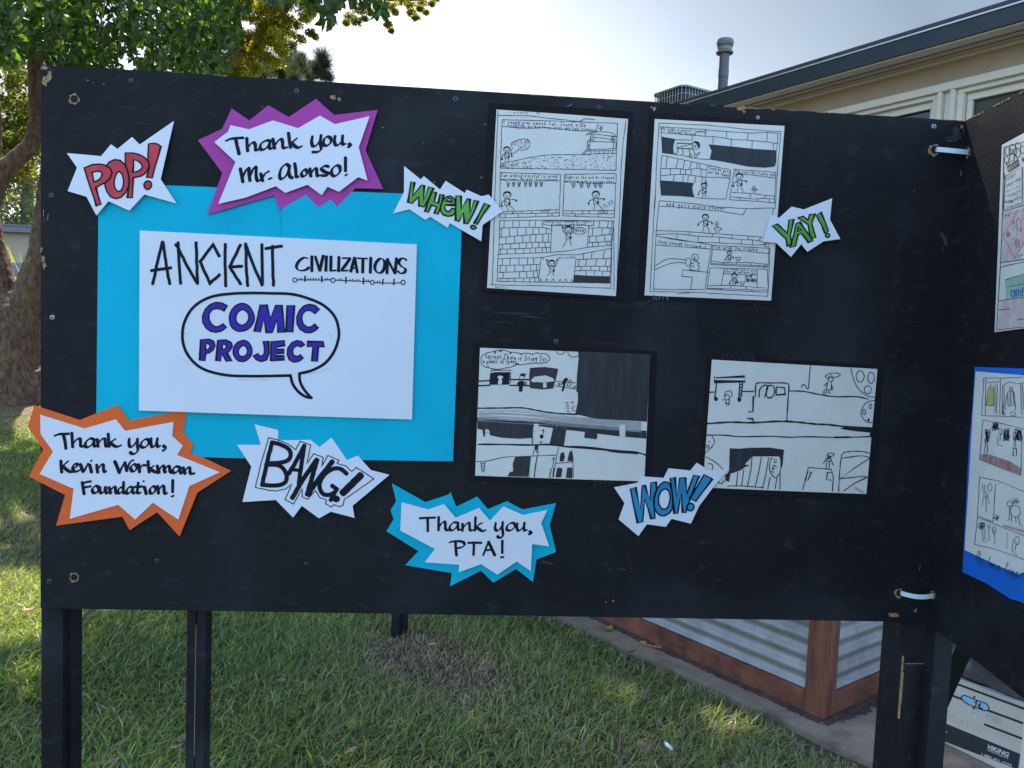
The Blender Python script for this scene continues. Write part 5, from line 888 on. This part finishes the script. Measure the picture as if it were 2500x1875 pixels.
# ============================================================ vegetation
M['bark'] = mat('rough_bark', (.055, .031, .019), .95, 0, 9, 14, col2=(.24, .15, .09), bump=1.0, bscale=30, stretch=(2.2, 2.2, .8))
M['bark_grey'] = mat('grey_bark', (.12, .10, .085), .95, 0, 4, 10, col2=(.26, .22, .19), bump=.8, bscale=20)
M['leaf_gloss'] = leaf_mat('glossy_leaf', .32, .52, (1.05, 1.1, .30), .5)
M['leaf_fine'] = leaf_mat('fine_leaf', .6, .65, (1.1, 1, .28), .3)
M['needle'] = leaf_mat('pine_needle', .6, .3, (1, 1, .6), .3)
M['blade'] = leaf_mat('grass_blade', .42, .40, (1, 1.05, .5), .5)
def unit(v): return v / np.maximum(1e-9, np.linalg.norm(v, axis=-1, keepdims=True))
def leaves(P, size, droop=.6, aspect=.55, cols=((.02, .05, .012), (.06, .11, .02)), seed=0, fold=.25):
    """pointed leaves, each folded along its midrib: returns vertices, quads, vertex colours"""
    g = np.random.default_rng(seed); n = len(P); ax = unit(g.normal(size=(n, 3)) * (1, 1, .8) + np.array([0, 0, -droop * 1.6])); ref = unit(g.normal(size=(n, 3))); sd = unit(np.cross(ax, ref)); nm = np.cross(ax, sd)
    L = (size * g.uniform(.65, 1.25, n))[:, None]; Wd = L * aspect / 2; lift = nm * Wd * fold * 2
    b = P; tip = P + ax * L
    l1 = P + ax * L * .30 + sd * Wd + lift; l2 = P + ax * L * .68 + sd * Wd * .78 + lift * .8; r1 = P + ax * L * .30 - sd * Wd + lift; r2 = P + ax * L * .68 - sd * Wd * .78 + lift * .8
    V = np.stack([b, l1, l2, tip, r2, r1], 1).reshape(-1, 3); i = np.arange(n)[:, None] * 6
    Q = np.concatenate([i + np.array([[0, 1, 2, 3]]), i + np.array([[0, 3, 4, 5]])])
    t = g.beta(1.2, 2.2, n)[:, None]; c = np.array(cols[0]) * (1 - t) + np.array(cols[1]) * t; c = c * g.uniform(.75, 1.25, (n, 1)); c[g.uniform(0, 1, n) < .05] *= 1.7; return V, Q, np.repeat(c, 6, 0)
def clumps(centres, radii, per, size, cols, seed, flat=.8, droop=.2, aspect=.6):
    g = np.random.default_rng(seed); C_ = np.repeat(centres, per, 0); r = np.repeat(radii, per); d = unit(g.normal(size=(len(C_), 3))) * (g.uniform(0, 1, len(C_)) ** .45)[:, None]
    return C_ + d * r[:, None] * np.array([1, 1, flat])
SUNLIT = [(ground(55, 1490), .42), (ground(70, 1140), .42), (ground(30, 1010), .5), (ground(60, 1440), .34), (ground(15, 1230), .30), (ground(75, 1235), .26), (ground(40, 1045), .3), (ground(-80, 1250), .5), (ground(-60, 1480), .4)]
SDn = np.array(SD)
def sun_gaps(P):
    keep = np.ones(len(P), bool)
    for q, r in SUNLIT:
        v = P - q; t = v @ SDn; dist = np.linalg.norm(v - t[:, None] * SDn, axis=1); keep &= ~((dist < r) & (t > 0))
    return keep
def noise3(P, s, seed):
    g = np.random.default_rng(seed); D = g.normal(size=(10, 3)) * s; ph = g.uniform(0, 6.28, 10); return np.sin(P @ D.T + ph).sum(1) / 10 ** .5

# --- old ficus: forked trunk on the left, its crown reaching over the boards
fic = thing('ficus_tree', 'old broad-leaved tree with a forked trunk and spreading roots on the left lawn', 'tree', None, tuple(TREE))
dT = float((TREE - CAM) @ RC[2])
T = lambda px, py, dd=0: at(px, py, dT + dd)
q = MB()
q.tube([T(20, 1015), T(20, 970), T(20, 920), T(21, 860), T(23, 800), T(24, 755), T(24, 715)], [.74, .60, .50, .46, .44, .37, .20], 22)
def bend(pts): return [Vector(p_) for p_ in smooth(np.array(pts), False, 5)]
def rads(a, n): return list(np.interp(np.linspace(0, 1, n), np.linspace(0, 1, len(a)), a))
def limb(pts, rr, n=14): b_ = bend(pts); q.tube(b_, rads(rr, len(b_)), n)
limb([T(10, 880), T(0, 790), T(-10, 690), T(-28, 590), T(-40, 480), T(-25, 300), T(-40, 100), T(-60, -200)], [.22, .33, .28, .22, .20, .17, .13, .10])
limb([T(34, 880), T(52, 790), T(72, 705), T(96, 620), T(112, 530), T(125, 430), T(160, 250), T(210, 50), T(240, -250)], [.20, .27, .22, .165, .17, .16, .15, .12, .09])
limb([T(-30, 500, -.3), T(0, 428, -.3), T(40, 388, -.3), T(72, 355, -.3), T(88, 300, -.3), T(86, 220, -.3), T(88, 120, -.3), T(100, -60, -.5), T(150, -400, -1.5)], [.17, .16, .13, .12, .11, .105, .10, .095, .08])
limb([T(88, 150, -.3), T(260, -150, -2.0), T(520, -420, -4.5), T(800, -600, -6)], [.09, .08, .06, .04])
limb([T(-30, 200), T(-200, -200, -2), T(-300, -500, -4)], [.14, .1, .06])
gg = np.random.default_rng(8)
for i in range(15):
    a = gg.uniform(0, 6.28); L_ = gg.uniform(.6, 1.3); r0 = np.array([math.cos(a), math.sin(a), 0]); base = TREE + np.array([0, 0, 0])
    pts = [base + r0 * .38 + Zv * .48, base + r0 * .58 + Zv * .18, base + r0 * (.58 + L_ * .4) + Zv * .06 + np.array([gg.normal() * .08, gg.normal() * .08, 0]), base + r0 * (.58 + L_) - Zv * .06 + np.array([gg.normal() * .15, gg.normal() * .15, 0])]
    b_ = bend(pts); q.tube(b_, rads([.17, .13, .085, .03], len(b_)), 9)
trk = inv(q.build('trunk', M['bark'], None, smooth=True), fic)
rm = trk.modifiers.new('remesh', 'REMESH'); rm.mode = 'VOXEL'; rm.voxel_size = .03; rm.use_smooth_shade = True
tx = bpy.data.textures.new('bark_relief', 'CLOUDS'); tx.noise_scale = .11; tx.noise_depth = 4
dm = trk.modifiers.new('relief', 'DISPLACE'); dm.texture = tx; dm.strength = .05; dm.mid_level = .5; dm.texture_coords = 'GLOBAL'
q = MB(); gg = np.random.default_rng(12)
for i in range(26):
    p0 = np.array(T(160 + 20 * (i % 5), 0, -1)); p3 = np.array([gg.uniform(-6, 1.5), gg.uniform(2, 9), gg.uniform(7.2, 9.5)]); mid_ = (p0 + p3) / 2 + np.array([0, 0, .8]); b_ = bend([p0, mid_, p3]); q.tube(b_, rads([.06, .035, .01], len(b_)), 6)
# twigs of the hanging fringe
for px, py, dd in [(120, 60, 6.5), (240, 90, 6.2), (360, 70, 6.4), (450, 100, 6.0), (540, 60, 5.8), (300, 20, 7), (60, 40, 7), (810, 10, 4.9), (930, -5, 4.9)]:
    e = at(px, py, dd); s_ = at(px + 30, py - 420, dd + 1.5); b_ = bend([s_, (s_ + e) / 2 + np.array([.1, 0, .15]), e]); q.tube(b_, rads([.022, .014, .004], len(b_)), 5)
inv(q.build('branch', M['bark'], None, smooth=True), fic)
g = np.random.default_rng(21)
# hanging fringe seen at the top left
n = 34000; px = g.uniform(-420, 640, n); py = g.uniform(-260, 235, n); dd = g.uniform(5.2, 8.6, n)
P = CAM + (np.stack([(px - PW / 2) / F, (py - PH / 2) / F, np.ones(n)], 1) @ RC) * dd[:, None]
nz = noise3(P, 2.6, 3); edge_ = 592 - np.maximum(0, py - 50) * .50 + 22 * np.sin(py * .09) ; low = np.interp(px, [-420, 0, 80, 160, 640], [330, 150, 130, 200, 235]) + 18 * np.sin(px * .05)
hole = np.zeros(n, bool)
for hx, hy, hr in [(250, 40, 17), (268, 18, 15), (340, 122, 17), (302, 142, 20), (320, 160, 18), (420, 168, 12), (425, 145, 9), (375, 105, 10), (240, 55, 12)]: hole |= ((px - hx) ** 2 + (py - hy) ** 2 < hr ** 2)
keep = (px < edge_) & (py < low) & (nz > -1.25 + .35 * (dd > 7)) & ~hole & (g.uniform(0, 1, n) < np.where(py < 0, .45, np.where(py > 120, .85, 1)))
tips = ((px - 0) * 0 > 1)
P1 = P[keep]
nb = 12000; px = g.uniform(-300, 540, nb); py = g.uniform(-200, 185, nb); dd = g.uniform(8.8, 11.2, nb); Pb = CAM + (np.stack([(px - PW / 2) / F, (py - PH / 2) / F, np.ones(nb)], 1) @ RC) * dd[:, None]
hb = np.zeros(nb, bool)
for hx, hy, hr in [(250, 40, 14), (340, 122, 15), (302, 142, 17), (320, 160, 15), (420, 168, 10)]: hb |= ((px - hx) ** 2 + (py - hy) ** 2 < hr ** 2)
Pb = Pb[(px < 540 - np.maximum(0, py - 50) * .5) & (py < np.interp(px, [-300, 0, 90, 200], [330, 150, 130, 185])) & ~hb]
n2 = 900; px = g.uniform(640, 980, n2); py = g.uniform(-120, 90, n2); dd = g.uniform(4.6, 5.6, n2); Pt = CAM + (np.stack([(px - PW / 2) / F, (py - PH / 2) / F, np.ones(n2)], 1) @ RC) * dd[:, None]
k2 = (((px - 803) / 32) ** 2 + ((py - 5) / 42) ** 2 < 1) | (((px - 922) / 20) ** 2 + ((py - 0) / 36) ** 2 < 1) | ((py < 6 + 10 * np.sin(px * .06)) & (px < 900)) | (py < -30)
Pt = Pt[k2]
# the crown overhead, out of the picture, that shades the lawn
n3 = 84000; c_ = np.stack([g.uniform(-8.5, 4.6, n3), g.uniform(1.2, 13.5, n3), g.uniform(5.6, 12, n3)], 1)
e_ = np.minimum(((c_[:, 0] + 1.6) / 6.0) ** 2 + ((c_[:, 1] - 7.4) / 6.0) ** 2 + ((c_[:, 2] - 9.4) / 2.4) ** 2, ((c_[:, 0] + 5.0) / 3.2) ** 2 + ((c_[:, 1] - 9.0) / 3.5) ** 2 + ((c_[:, 2] - 7.0) / 2.5) ** 2)
ux, uy, ud = project(c_); vis = (uy > -40) & (ux > -60) & (ud > 0); ok = (e_ < 1) & (noise3(c_, 1.6, 9) > -1.9) & (~vis | ((ux < 560) & (uy < 120)))
inner = vis[ok]; P3 = c_[ok]; kg = sun_gaps(P3) & (noise3(P3, 1.6, 9) > -9); P3, inner = P3[kg], inner[kg]; P3a, P3b = P3[inner], P3[~inner]
for q_ in P1[g.choice(len(P1), 70, False)]:
    v = P3b - q_; t_ = v @ SDn; P3b = P3b[~((np.linalg.norm(v - t_[:, None] * SDn, axis=1) < .20) & (t_ > 0))]; P1 = P1[sun_gaps(P1)]
cg = ((.020, .050, .014), (.13, .21, .032))
Vs, Qs, Cs = [], [], []; b_ = 0
for P_l, size, dr, sdd in ((P1, .070, .75, 1), (Pb, .095, .7, 5), (Pt, .085, 1.1, 2), (P3a, .09, .6, 3), (P3b, .235, .5, 4)):
    V, Q, C_ = leaves(P_l, size, dr, .56, cg, sdd); Vs.append(V); Qs.append(Q + b_); Cs.append(C_); b_ += len(V)
o = big_mesh('crown', np.concatenate(Vs), [np.concatenate(Qs)], M['leaf_gloss'], None, np.concatenate(Cs)); inv(o, fic)

def cloud_tree(name, label, cat, group, stems, cl_px, depth, per, lsize, cols, m, seed, spread=.8, rmul=1.0, bark='bark_grey', aspect=.6):
    """tree from stems [(points as px,py,extra depth), radii] and leaf clumps (px, py, radius px)"""
    base = stems[0][0][0]; d0 = depth; tr = thing(name, label, cat, group, tuple(at(base[0], base[1], d0)))
    global q; q = MB()
    for pts, rr in stems: b_ = bend([at(x, y, d0 + e) for x, y, e in pts]); q.tube(b_, rads(rr, len(b_)), 9)
    inv(q.build('trunk', M[bark], None, smooth=True), tr)
    g = np.random.default_rng(seed); cl = np.array(cl_px, float); cen = np.array([at(x, y, d0 + e) for x, y, e in zip(cl[:, 0], cl[:, 1], g.uniform(-spread, spread, len(cl)))]); rad = cl[:, 2] * d0 / F * rmul
    P = clumps(cen, rad, per, lsize, cols, seed); V, Q, C_ = leaves(P, lsize, .1, aspect, cols, seed + 1)
    tone = np.repeat(g.uniform(.7, 1.25, len(cl)), per * 6)[:, None]; inv(big_mesh('crown', V, [Q], M[m], None, C_ * tone), tr); return tr
g = np.random.default_rng(31)
# yellow-green tree
cl = []
def fillcl(poly, n, r0, r1):
    P = np.array(poly, float); lo, hi = P.min(0), P.max(0); k = 0
    while k < n:
        x, y = g.uniform(lo[0], hi[0]), g.uniform(lo[1], hi[1]); inside = False
        for i in range(len(P)):
            a, b = P[i], P[i - 1]
            if (a[1] > y) != (b[1] > y) and x < (b[0] - a[0]) * (y - a[1]) / (b[1] - a[1]) + a[0]: inside = not inside
        if inside: cl.append((x, y, g.uniform(r0, r1))); k += 1
fillcl([(470, -120), (770, -120), (765, 60), (712, 40), (700, 140), (620, 190), (480, 240)], 230, 14, 27)
cl += [(636, 85, 20), (628, 105, 20), (648, 70, 16), (622, 120, 16), (610, 130, 12), (690, 128, 14), (672, 158, 14), (640, 55, 14), (700, 75, 14), (680, 60, 14), (662, 95, 14), (545, 150, 12)]
cl += [(715, 110, 13), (735, 95, 13), (758, 80, 12), (770, 90, 8), (725, 60, 16), (745, 45, 15), (760, 30, 13), (715, 85, 14)]
fillcl([(640, -420), (1150, -420), (1120, -60), (800, -60)], 60, 22, 44)
cl += [(855, 40, 17), (870, 52, 13), (845, 55, 10), (880, 20, 18), (890, 45, 9), (905, 30, 12), (940, 35, 10), (948, 60, 11), (955, 75, 7), (930, 20, 14), (955, 15, 14), (980, 0, 18), (1005, 30, 13), (1015, 42, 10), (1000, 10, 14), (1030, 5, 16), (1040, 30, 8), (1055, 8, 10), (1025, 20, 9), (965, 30, 10), (1065, -5, 12)]
cloud_tree('acacia_tree', 'yellow-green fine-leaved tree glowing in the sun behind the board', 'tree', None, [([(420, 900, 0), (450, 330, 0), (490, 200, 0), (560, 150, 0), (620, 95, 0), (680, 40, 0), (740, -60, 0), (900, -260, 0)], [.30, .24, .19, .16, .12, .10, .08, .05]), ([(485, 215, 0), (565, 185, .3), (590, 175, .3), (615, 130, .3)], [.13, .1, .07, .03]), ([(560, 150, 0), (585, 100, 0), (580, 40, 0), (600, -60, 0)], [.10, .08, .07, .04]), ([(680, 40, 0), (780, -60, 0), (860, -20, 0), (950, 0, 0), (1030, 0, 0)], [.06, .05, .03, .02, .008]), ([(860, -20, 0), (870, 30, 0)], [.015, .004]), ([(640, 80, 0), (700, 110, 0), (740, 90, 0)], [.03, .02, .006])], cl, 14.5, 330, .038, ((.13, .14, .028), (.40, .42, .06)), 'leaf_fine', 41, .9, 1.0)
# pine
def pine(name, label, tufts, stems, depth, seed):
    tr = thing(name, label, 'tree', None, tuple(at(*stems[0][0][0][:2], depth))); q = MB(); g = np.random.default_rng(seed)
    for pts, rr in stems: b_ = bend([at(x, y, depth) for x, y in pts]); q.tube(b_, rads(rr, len(b_)), 7)
    inv(q.build('trunk', M['bark_grey'], None, smooth=True), tr); Vs = []
    for x, y, r in tufts:
        c = at(x, y, depth + g.uniform(-.8, .8)); n = 620; d = unit(g.normal(size=(n, 3)) + np.array([0, 0, .35])); L_ = r * depth / F * g.uniform(.6, 1.1, n)[:, None]; c0 = c + d * L_ * .12 + g.normal(size=(n, 3)) * .04; s = unit(np.cross(d, g.normal(size=(n, 3)))) * .007
        Vs.append(np.stack([c0 - s, c0 + s, c0 + d * L_ + s * .3, c0 + d * L_ - s * .3], 1).reshape(-1, 3))
    V = np.concatenate(Vs); Q = np.arange(len(V)).reshape(-1, 4); col = np.array([.040, .060, .032]) * g.uniform(.6, 1.5, (len(Q), 1)) + np.array([.02, .012, 0]) * g.uniform(0, 1.5, (len(Q), 1)); inv(big_mesh('crown', V, [Q], M['needle'], None, np.repeat(col, 4, 0)), tr)
pine('pine_tree', 'small dark pine showing its needle tufts above the board', [(700, 150, 26), (728, 158, 28), (715, 175, 26), (745, 175, 26), (786, 140, 27), (793, 158, 24), (772, 172, 22), (785, 182, 24), (800, 190, 20), (755, 190, 24), (720, 195, 30), (690, 190, 30), (660, 180, 28), (640, 190, 26), (625, 165, 22), (715, 128, 12), (735, 142, 18), (762, 160, 14), (655, 160, 20), (680, 165, 22)], [([(700, 900), (705, 300), (715, 190), (716, 120)], [.25, .2, .1, .02]), ([(715, 200), (750, 165), (785, 140)], [.06, .04, .02]), ([(712, 210), (760, 195), (795, 175)], [.06, .04, .02])], 27, 51)
# trees beyond the lawn, seen between the ficus stems
cl = []; fillcl([(-260, 0), (130, 0), (130, 330), (60, 430), (-260, 540)], 330, 18, 36)
cloud_tree('shade_tree', 'dense green tree with sunlit yellow patches behind the forked trunk', 'tree', 'trees beyond the lawn', [([(-60, 900, 0), (-70, 500, 0), (-60, 200, 0), (-40, 0, 0)], [.3, .25, .2, .1])], cl, 17, 130, .075, ((.05, .075, .02), (.24, .25, .035)), 'leaf_fine', 61, 1.6)
cl = []; fillcl([(-200, 250), (180, 230), (200, 600), (-200, 600)], 230, 22, 46)
cloud_tree('distant_tree', 'hazy grey-green tree above the low building in the distance', 'tree', 'trees beyond the lawn', [([(60, 820, 0), (62, 600, 0), (70, 420, 0), (75, 320, 0)], [.5, .4, .3, .15])], cl, 52, 130, .20, ((.10, .13, .11), (.20, .23, .17)), 'leaf_fine', 71, 3)  # leaf colours are paled and greyed to paint in the distance haze
# low building far behind
lbp = at(60, 700, 34); lb = thing('low_building', 'low beige building with a grey flat roof edge, seen between the tree stems', 'building', None, (lbp[0], lbp[1], ZL))
zt = float(at(60, 553, 34)[2]); zf = float(at(60, 571, 34)[2]); M['beige'] = mat('beige_render', (.42, .35, .27), .9, .06, 2); M['grey_fascia'] = mat('grey_fascia_board', (.16, .17, .18), .7, .08, 3)
q = MB(); q.box((lbp[0] - 6, lbp[1], ZL), (12, 0, 0), (0, 5, 0), (0, 0, zf - ZL)); inv(q.build('wall', M['beige'], None), lb)
q = MB(); q.box((lbp[0] - 6.4, lbp[1] - .5, zf + .001), (12.8, 0, 0), (0, 6, 0), (0, 0, zt - zf - .06)); q.box((lbp[0] - 6.45, lbp[1] - .55, zt - .058), (12.9, 0, 0), (0, 6.1, 0), (0, 0, .06)); inv(q.build('roof', M['grey_fascia'], None), lb)
# low wall and strappy plant in front of it
bp_ = at(50, 700, 24); M['blue_bench'] = mat('blue_grey_paint', (.15, .20, .28), .6, .08, 4)
be = thing('bench', 'blue-grey bench seen through the fork of the old tree', 'bench', None, (bp_[0], bp_[1], ZL)); zs = float(at(50, 668, 24)[2]); zb2 = float(at(50, 640, 24)[2])
q = MB(); q.box((bp_[0] - 1, bp_[1], zs - .05), (2, 0, 0), (0, .45, 0), (0, 0, .05)); inv(q.build('seat', M['blue_bench'], None), be)
q = MB(); q.box((bp_[0] - 1, bp_[1] + .46, zs), (2, 0, 0), (0, .05, 0), (0, 0, zb2 - zs)); inv(q.build('backrest', M['blue_bench'], None), be)
for sx in (-.9, .8): q = MB(); q.box((bp_[0] + sx, bp_[1] + .05, ZL), (.1, 0, 0), (0, .35, 0), (0, 0, zs - .051 - ZL)); inv(q.build('leg', M['blue_bench'], None), be)
g = np.random.default_rng(77); pc = at(45, 660, 27); pc[2] = ZL; n = 420; zt2 = float(at(45, 622, 27)[2]); a = g.uniform(0, 6.28, n); d = np.stack([np.cos(a), np.sin(a), g.uniform(.6, 2.2, n)], 1); d = unit(d); L_ = (zt2 - ZL) * g.uniform(.9, 1.45, (n, 1)); s = unit(np.cross(d, [0, 0, 1.0])) * .035; c0 = pc + np.stack([g.uniform(-.9, .9, n), g.uniform(-.3, .3, n), np.zeros(n)], 1)
m1 = c0 + d * L_ * .6; tp = c0 + d * L_ * np.array([1.15, 1.15, .9]); V = np.stack([c0 - s, c0 + s, m1 + s, m1 - s, tp, tp], 1).reshape(-1, 3); i = np.arange(n)[:, None] * 6; Q = np.concatenate([i + [[0, 1, 2, 3]], i + [[3, 2, 4, 5]]]); col = np.repeat(np.array([.13, .16, .02]) * g.uniform(.5, 1.3, (n, 1)), 6, 0)
o = big_mesh('strappy_plant', V, [Q], M['leaf_fine'], None, col); tag(o, 'bright yellow-green strappy plant in front of the low building', 'plant')

# ============================================================ lawn
g = np.random.default_rng(91)
def tri2(a, b, n): return g.uniform(a[0], b[0], n), g.uniform(a[1], b[1], n)
def blades(x, y, h, wd, dry, seed):
    g = np.random.default_rng(seed); n = len(x); base = np.stack([x, y, np.full(n, ZL - .004)], 1); flow = noise3(np.stack([x, y, 0 * x], 1), 3.5, 5)
    a = flow * 1.0 + g.normal(0, 1.5, n); lean = np.abs(g.normal(.55, .30, n)) + .1; d = np.stack([np.cos(a) * lean, np.sin(a) * lean, np.ones(n)], 1); d = unit(d); sd = np.stack([-np.sin(a + g.normal(0, .8, n)), np.cos(a + g.normal(0, .8, n)), np.zeros(n)], 1); sd = unit(sd) * (wd * g.uniform(.7, 1.3, n))[:, None] / 2
    H = h[:, None]; bend_ = np.stack([np.cos(a), np.sin(a), -.5 * np.ones(n)], 1) * (H * g.uniform(.1, .5, (n, 1)))
    p1 = base + d * H * .5; p2 = base + d * H + bend_
    V = np.stack([base - sd, base + sd, p1 + sd * .9, p1 - sd * .9, p2], 1).reshape(-1, 3); i = np.arange(n)[:, None] * 5
    Q = i + np.array([[0, 1, 2, 3]]); T_ = i + np.array([[3, 2, 4]])
    t = g.beta(1.1, 1.5, n)[:, None]; pat = np.clip(.5 + .35 * noise3(np.stack([x, y, 0 * x], 1), 2.0, 8), 0, 1)[:, None]
    c = np.array([.065, .11, .026]) * (1 - t) + np.array([.30, .35, .095]) * t; c = c * (1.08 + .5 * pat) + np.array([.020, .016, -.001]) * pat
    bl = g.uniform(0, 1, n) < .10; c[bl] = c[bl] * .5 + np.array([.045, .085, .055]) * .8
    straw = g.uniform(0, 1, n) < np.clip(dry, 0, .95); c[straw] = np.array([.40, .31, .18]) * g.uniform(.5, 1.15, (straw.sum(), 1))
    return V, Q, T_, np.repeat(c, 5, 0)
def dryness(x, y):
    d = .13 + .09 * noise3(np.stack([x, y, 0 * x], 1), 1.3, 4) + .16 * np.clip((x - .1) / 1.5, 0, 1)
    for (px, py, r, f) in [(985, 1560, .22, .75), (1040, 1610, .25, .6), (1110, 1660, .25, .4), (2080, 1830, .22, .6), (1020, 1580, .2, .5), (1180, 1640, .2, .3), (60, 1300, .9, .5), (40, 1010, 1.5, .7), (90, 1750, .2, .2), (1500, 1840, .3, .2)]:
        q_ = ground(px, py); d = d + f * np.exp(-(((x - q_[0]) ** 2 + (y - q_[1]) ** 2) / r ** 2))
    return d
def lawn(x0, x1, y0, y1, dens, h0, wd, seed, cond=None):
    n = int((x1 - x0) * (y1 - y0) * dens); x, y = g.uniform(x0, x1, n), g.uniform(y0, y1, n)
    dd = (x - S0[0]) * snrm[0] + (y - S0[1]) * snrm[1]; k = dd < -.015 - .035 * g.uniform(0, 1, n) ** 2 - .02 * np.clip(noise3(np.stack([x, y, 0 * x], 1), 9, 2), 0, 2)       # not on the path
    if cond is not None: k &= cond(x, y)
    x, y, dd = x[k], y[k], dd[k]; dr = dryness(x, y); k = g.uniform(0, 1, len(x)) > np.clip((dr - .45) * .4, 0, .3); x, y, dr, dd = x[k], y[k], dr[k], dd[k]
    h = h0 * np.abs(g.normal(1, .28, len(x))) * (1 + .22 * noise3(np.stack([x, y, 0 * x], 1), 5, 6)) * np.clip(1.15 - dr * .7, .45, 1.1) * np.clip(.55 + (-dd) * 4, .55, 1)
    return blades(x, y, np.clip(h, .012, .12), wd, dr, seed)
view = lambda x, y: (lambda u: (u[0] > -260) & (u[0] < 2350) & (u[1] > 1380))(project(np.stack([x, y, 0 * x + ZL], 1)))
strip = lambda x, y: (lambda u: (u[0] > -420) & (u[0] < 240) & (u[1] > 900))(project(np.stack([x, y, 0 * x + ZL], 1)))
parts = [lawn(-1.6, 2.5, .8, 2.6, 9500, .056, .0056, 1, view), lawn(-2.2, 2.2, 2.6, 4.9, 7000, .052, .0060, 2, view), lawn(-7.5, -1.0, 2.2, 6, 4500, .055, .0058, 3, strip), lawn(-12, -1.5, 6, 15, 1900, .05, .009, 4, strip),
         lawn(-4, 3, -3, .9, 700, .05, .009, 5, lambda x, y: ~view(x, y)), lawn(-8, 2.5, .9, 9, 1700, .052, .010, 6, lambda x, y: ~view(x, y) & ~strip(x, y))]
Vs, Qs, Ts, Cs = [], [], [], []; b_ = 0
for V, Q, T_, C_ in parts: Vs.append(V); Qs.append(Q + b_); Ts.append(T_ + b_); Cs.append(C_); b_ += len(V)
tag(big_mesh('grass', np.concatenate(Vs), [np.concatenate(Qs), np.concatenate(Ts)], M['blade'], None, np.concatenate(Cs)), kind='stuff')

# ============================================================ fallen leaves and scraps
def flake(px, py, size, col, name, label, cat, z=.012, ang=0, tiltz=.35, aspect=.5, gloss=.6, seed=0):
    c = ground(px, py, z); m = mat(name + '_surface', col, gloss, .25, 40); gg = np.random.default_rng(seed); mb = MB(); k = 8; V = []
    ca_, sa_ = math.cos(ang), math.sin(ang)
    for i in range(k + 1):
        t = i / k; wv = math.sin(math.pi * min(1, t * 1.02)) ** .8 * size * aspect / 2 * gg.uniform(.85, 1.1); x = (t - .5) * size
        for s_ in (-1, 0, 1):
            y = s_ * wv; zz = tiltz * (abs(s_) * wv * .8 + size * .25 * (t - .5) ** 2 * 4 + x * .25) + size * .02 * gg.normal(); V.append(c + np.array([x * ca_ - y * sa_, x * sa_ + y * ca_, max(zz, -.004)]))
    fs = []
    for i in range(k):
        for s_ in (0, 1): fs.append((i * 3 + s_, i * 3 + s_ + 1, i * 3 + 4 + s_, i * 3 + 3 + s_))
    mb.add(V, fs); o = mb.build(name, m, None, smooth=True); tag(o, label, cat, 'fallen leaves' if name == 'fallen_leaf' else None)
for i, a in enumerate([(1487, 1537, .075, (.42, .38, .03), 'yellow leaf lying on the concrete strip beside the planter', .004, .9), (1545, 1592, .05, (.22, .08, .04), 'reddish brown leaf at the lawn edge beside the concrete strip', .03, .2), (858, 1772, .085, (.20, .30, .04), 'bright green leaf standing in the grass right of the thin middle leg', .035, 1.5),
                         (430, 1826, .06, (.32, .20, .11), 'pale brown curled leaf just left of the thin middle leg', .03, .5), (688, 1663, .045, (.40, .27, .16), 'tan leaf scrap in the grass midway between thin middle leg and far legs', .035, .3), (856, 1835, .065, (.38, .22, .12), 'tan curled leaf at the bottom of the lawn below the green leaf', .035, .7), (955, 1778, .05, (.34, .21, .13), 'brown leaf to the right of the green leaf', .035, .2),
                         (1118, 1652, .055, (.36, .24, .15), 'dry pinkish leaf below the bare patch by the far legs', .03, -.4), (1190, 1597, .04, (.40, .22, .13), 'small orange-brown leaf right of the far legs', .035, .1), (1055, 1575, .06, (.30, .32, .06), 'yellowish leaf on the bare patch by the far legs', .02, .2), (72, 1490, .09, (.42, .20, .14), 'pinkish leaf in the sunny grass at the left edge', .04, .1), (1570, 1825, .06, (.26, .13, .09), 'brown leaf beside the white scrap in the grass', .035, .1), (446, 1805, .07, (.30, .24, .13), 'long straw-coloured leaf leaning against the thin middle leg', .04, 1.3)]):
    flake(a[0], a[1], a[2] * .8, tuple(.62 * q for q in a[3]), 'fallen_leaf', a[4], 'leaf', a[5] - .008 if a[5] > .02 else a[5], a[6], .6, .5, .6, i)
flake(1588, 1545 + 30, .115, (.62, .26, .08), 'fallen_leaf', 'large orange leaf flat on the concrete beside the planter rail', 'leaf', .003, -.75, .12, .42, .6, 40)
flake(1632, 1824, .05, (.75, .78, .82), 'paper_scrap', 'small white scrap lying in the grass', 'scrap', .04, 1.9, .5, .35, .5, 41)
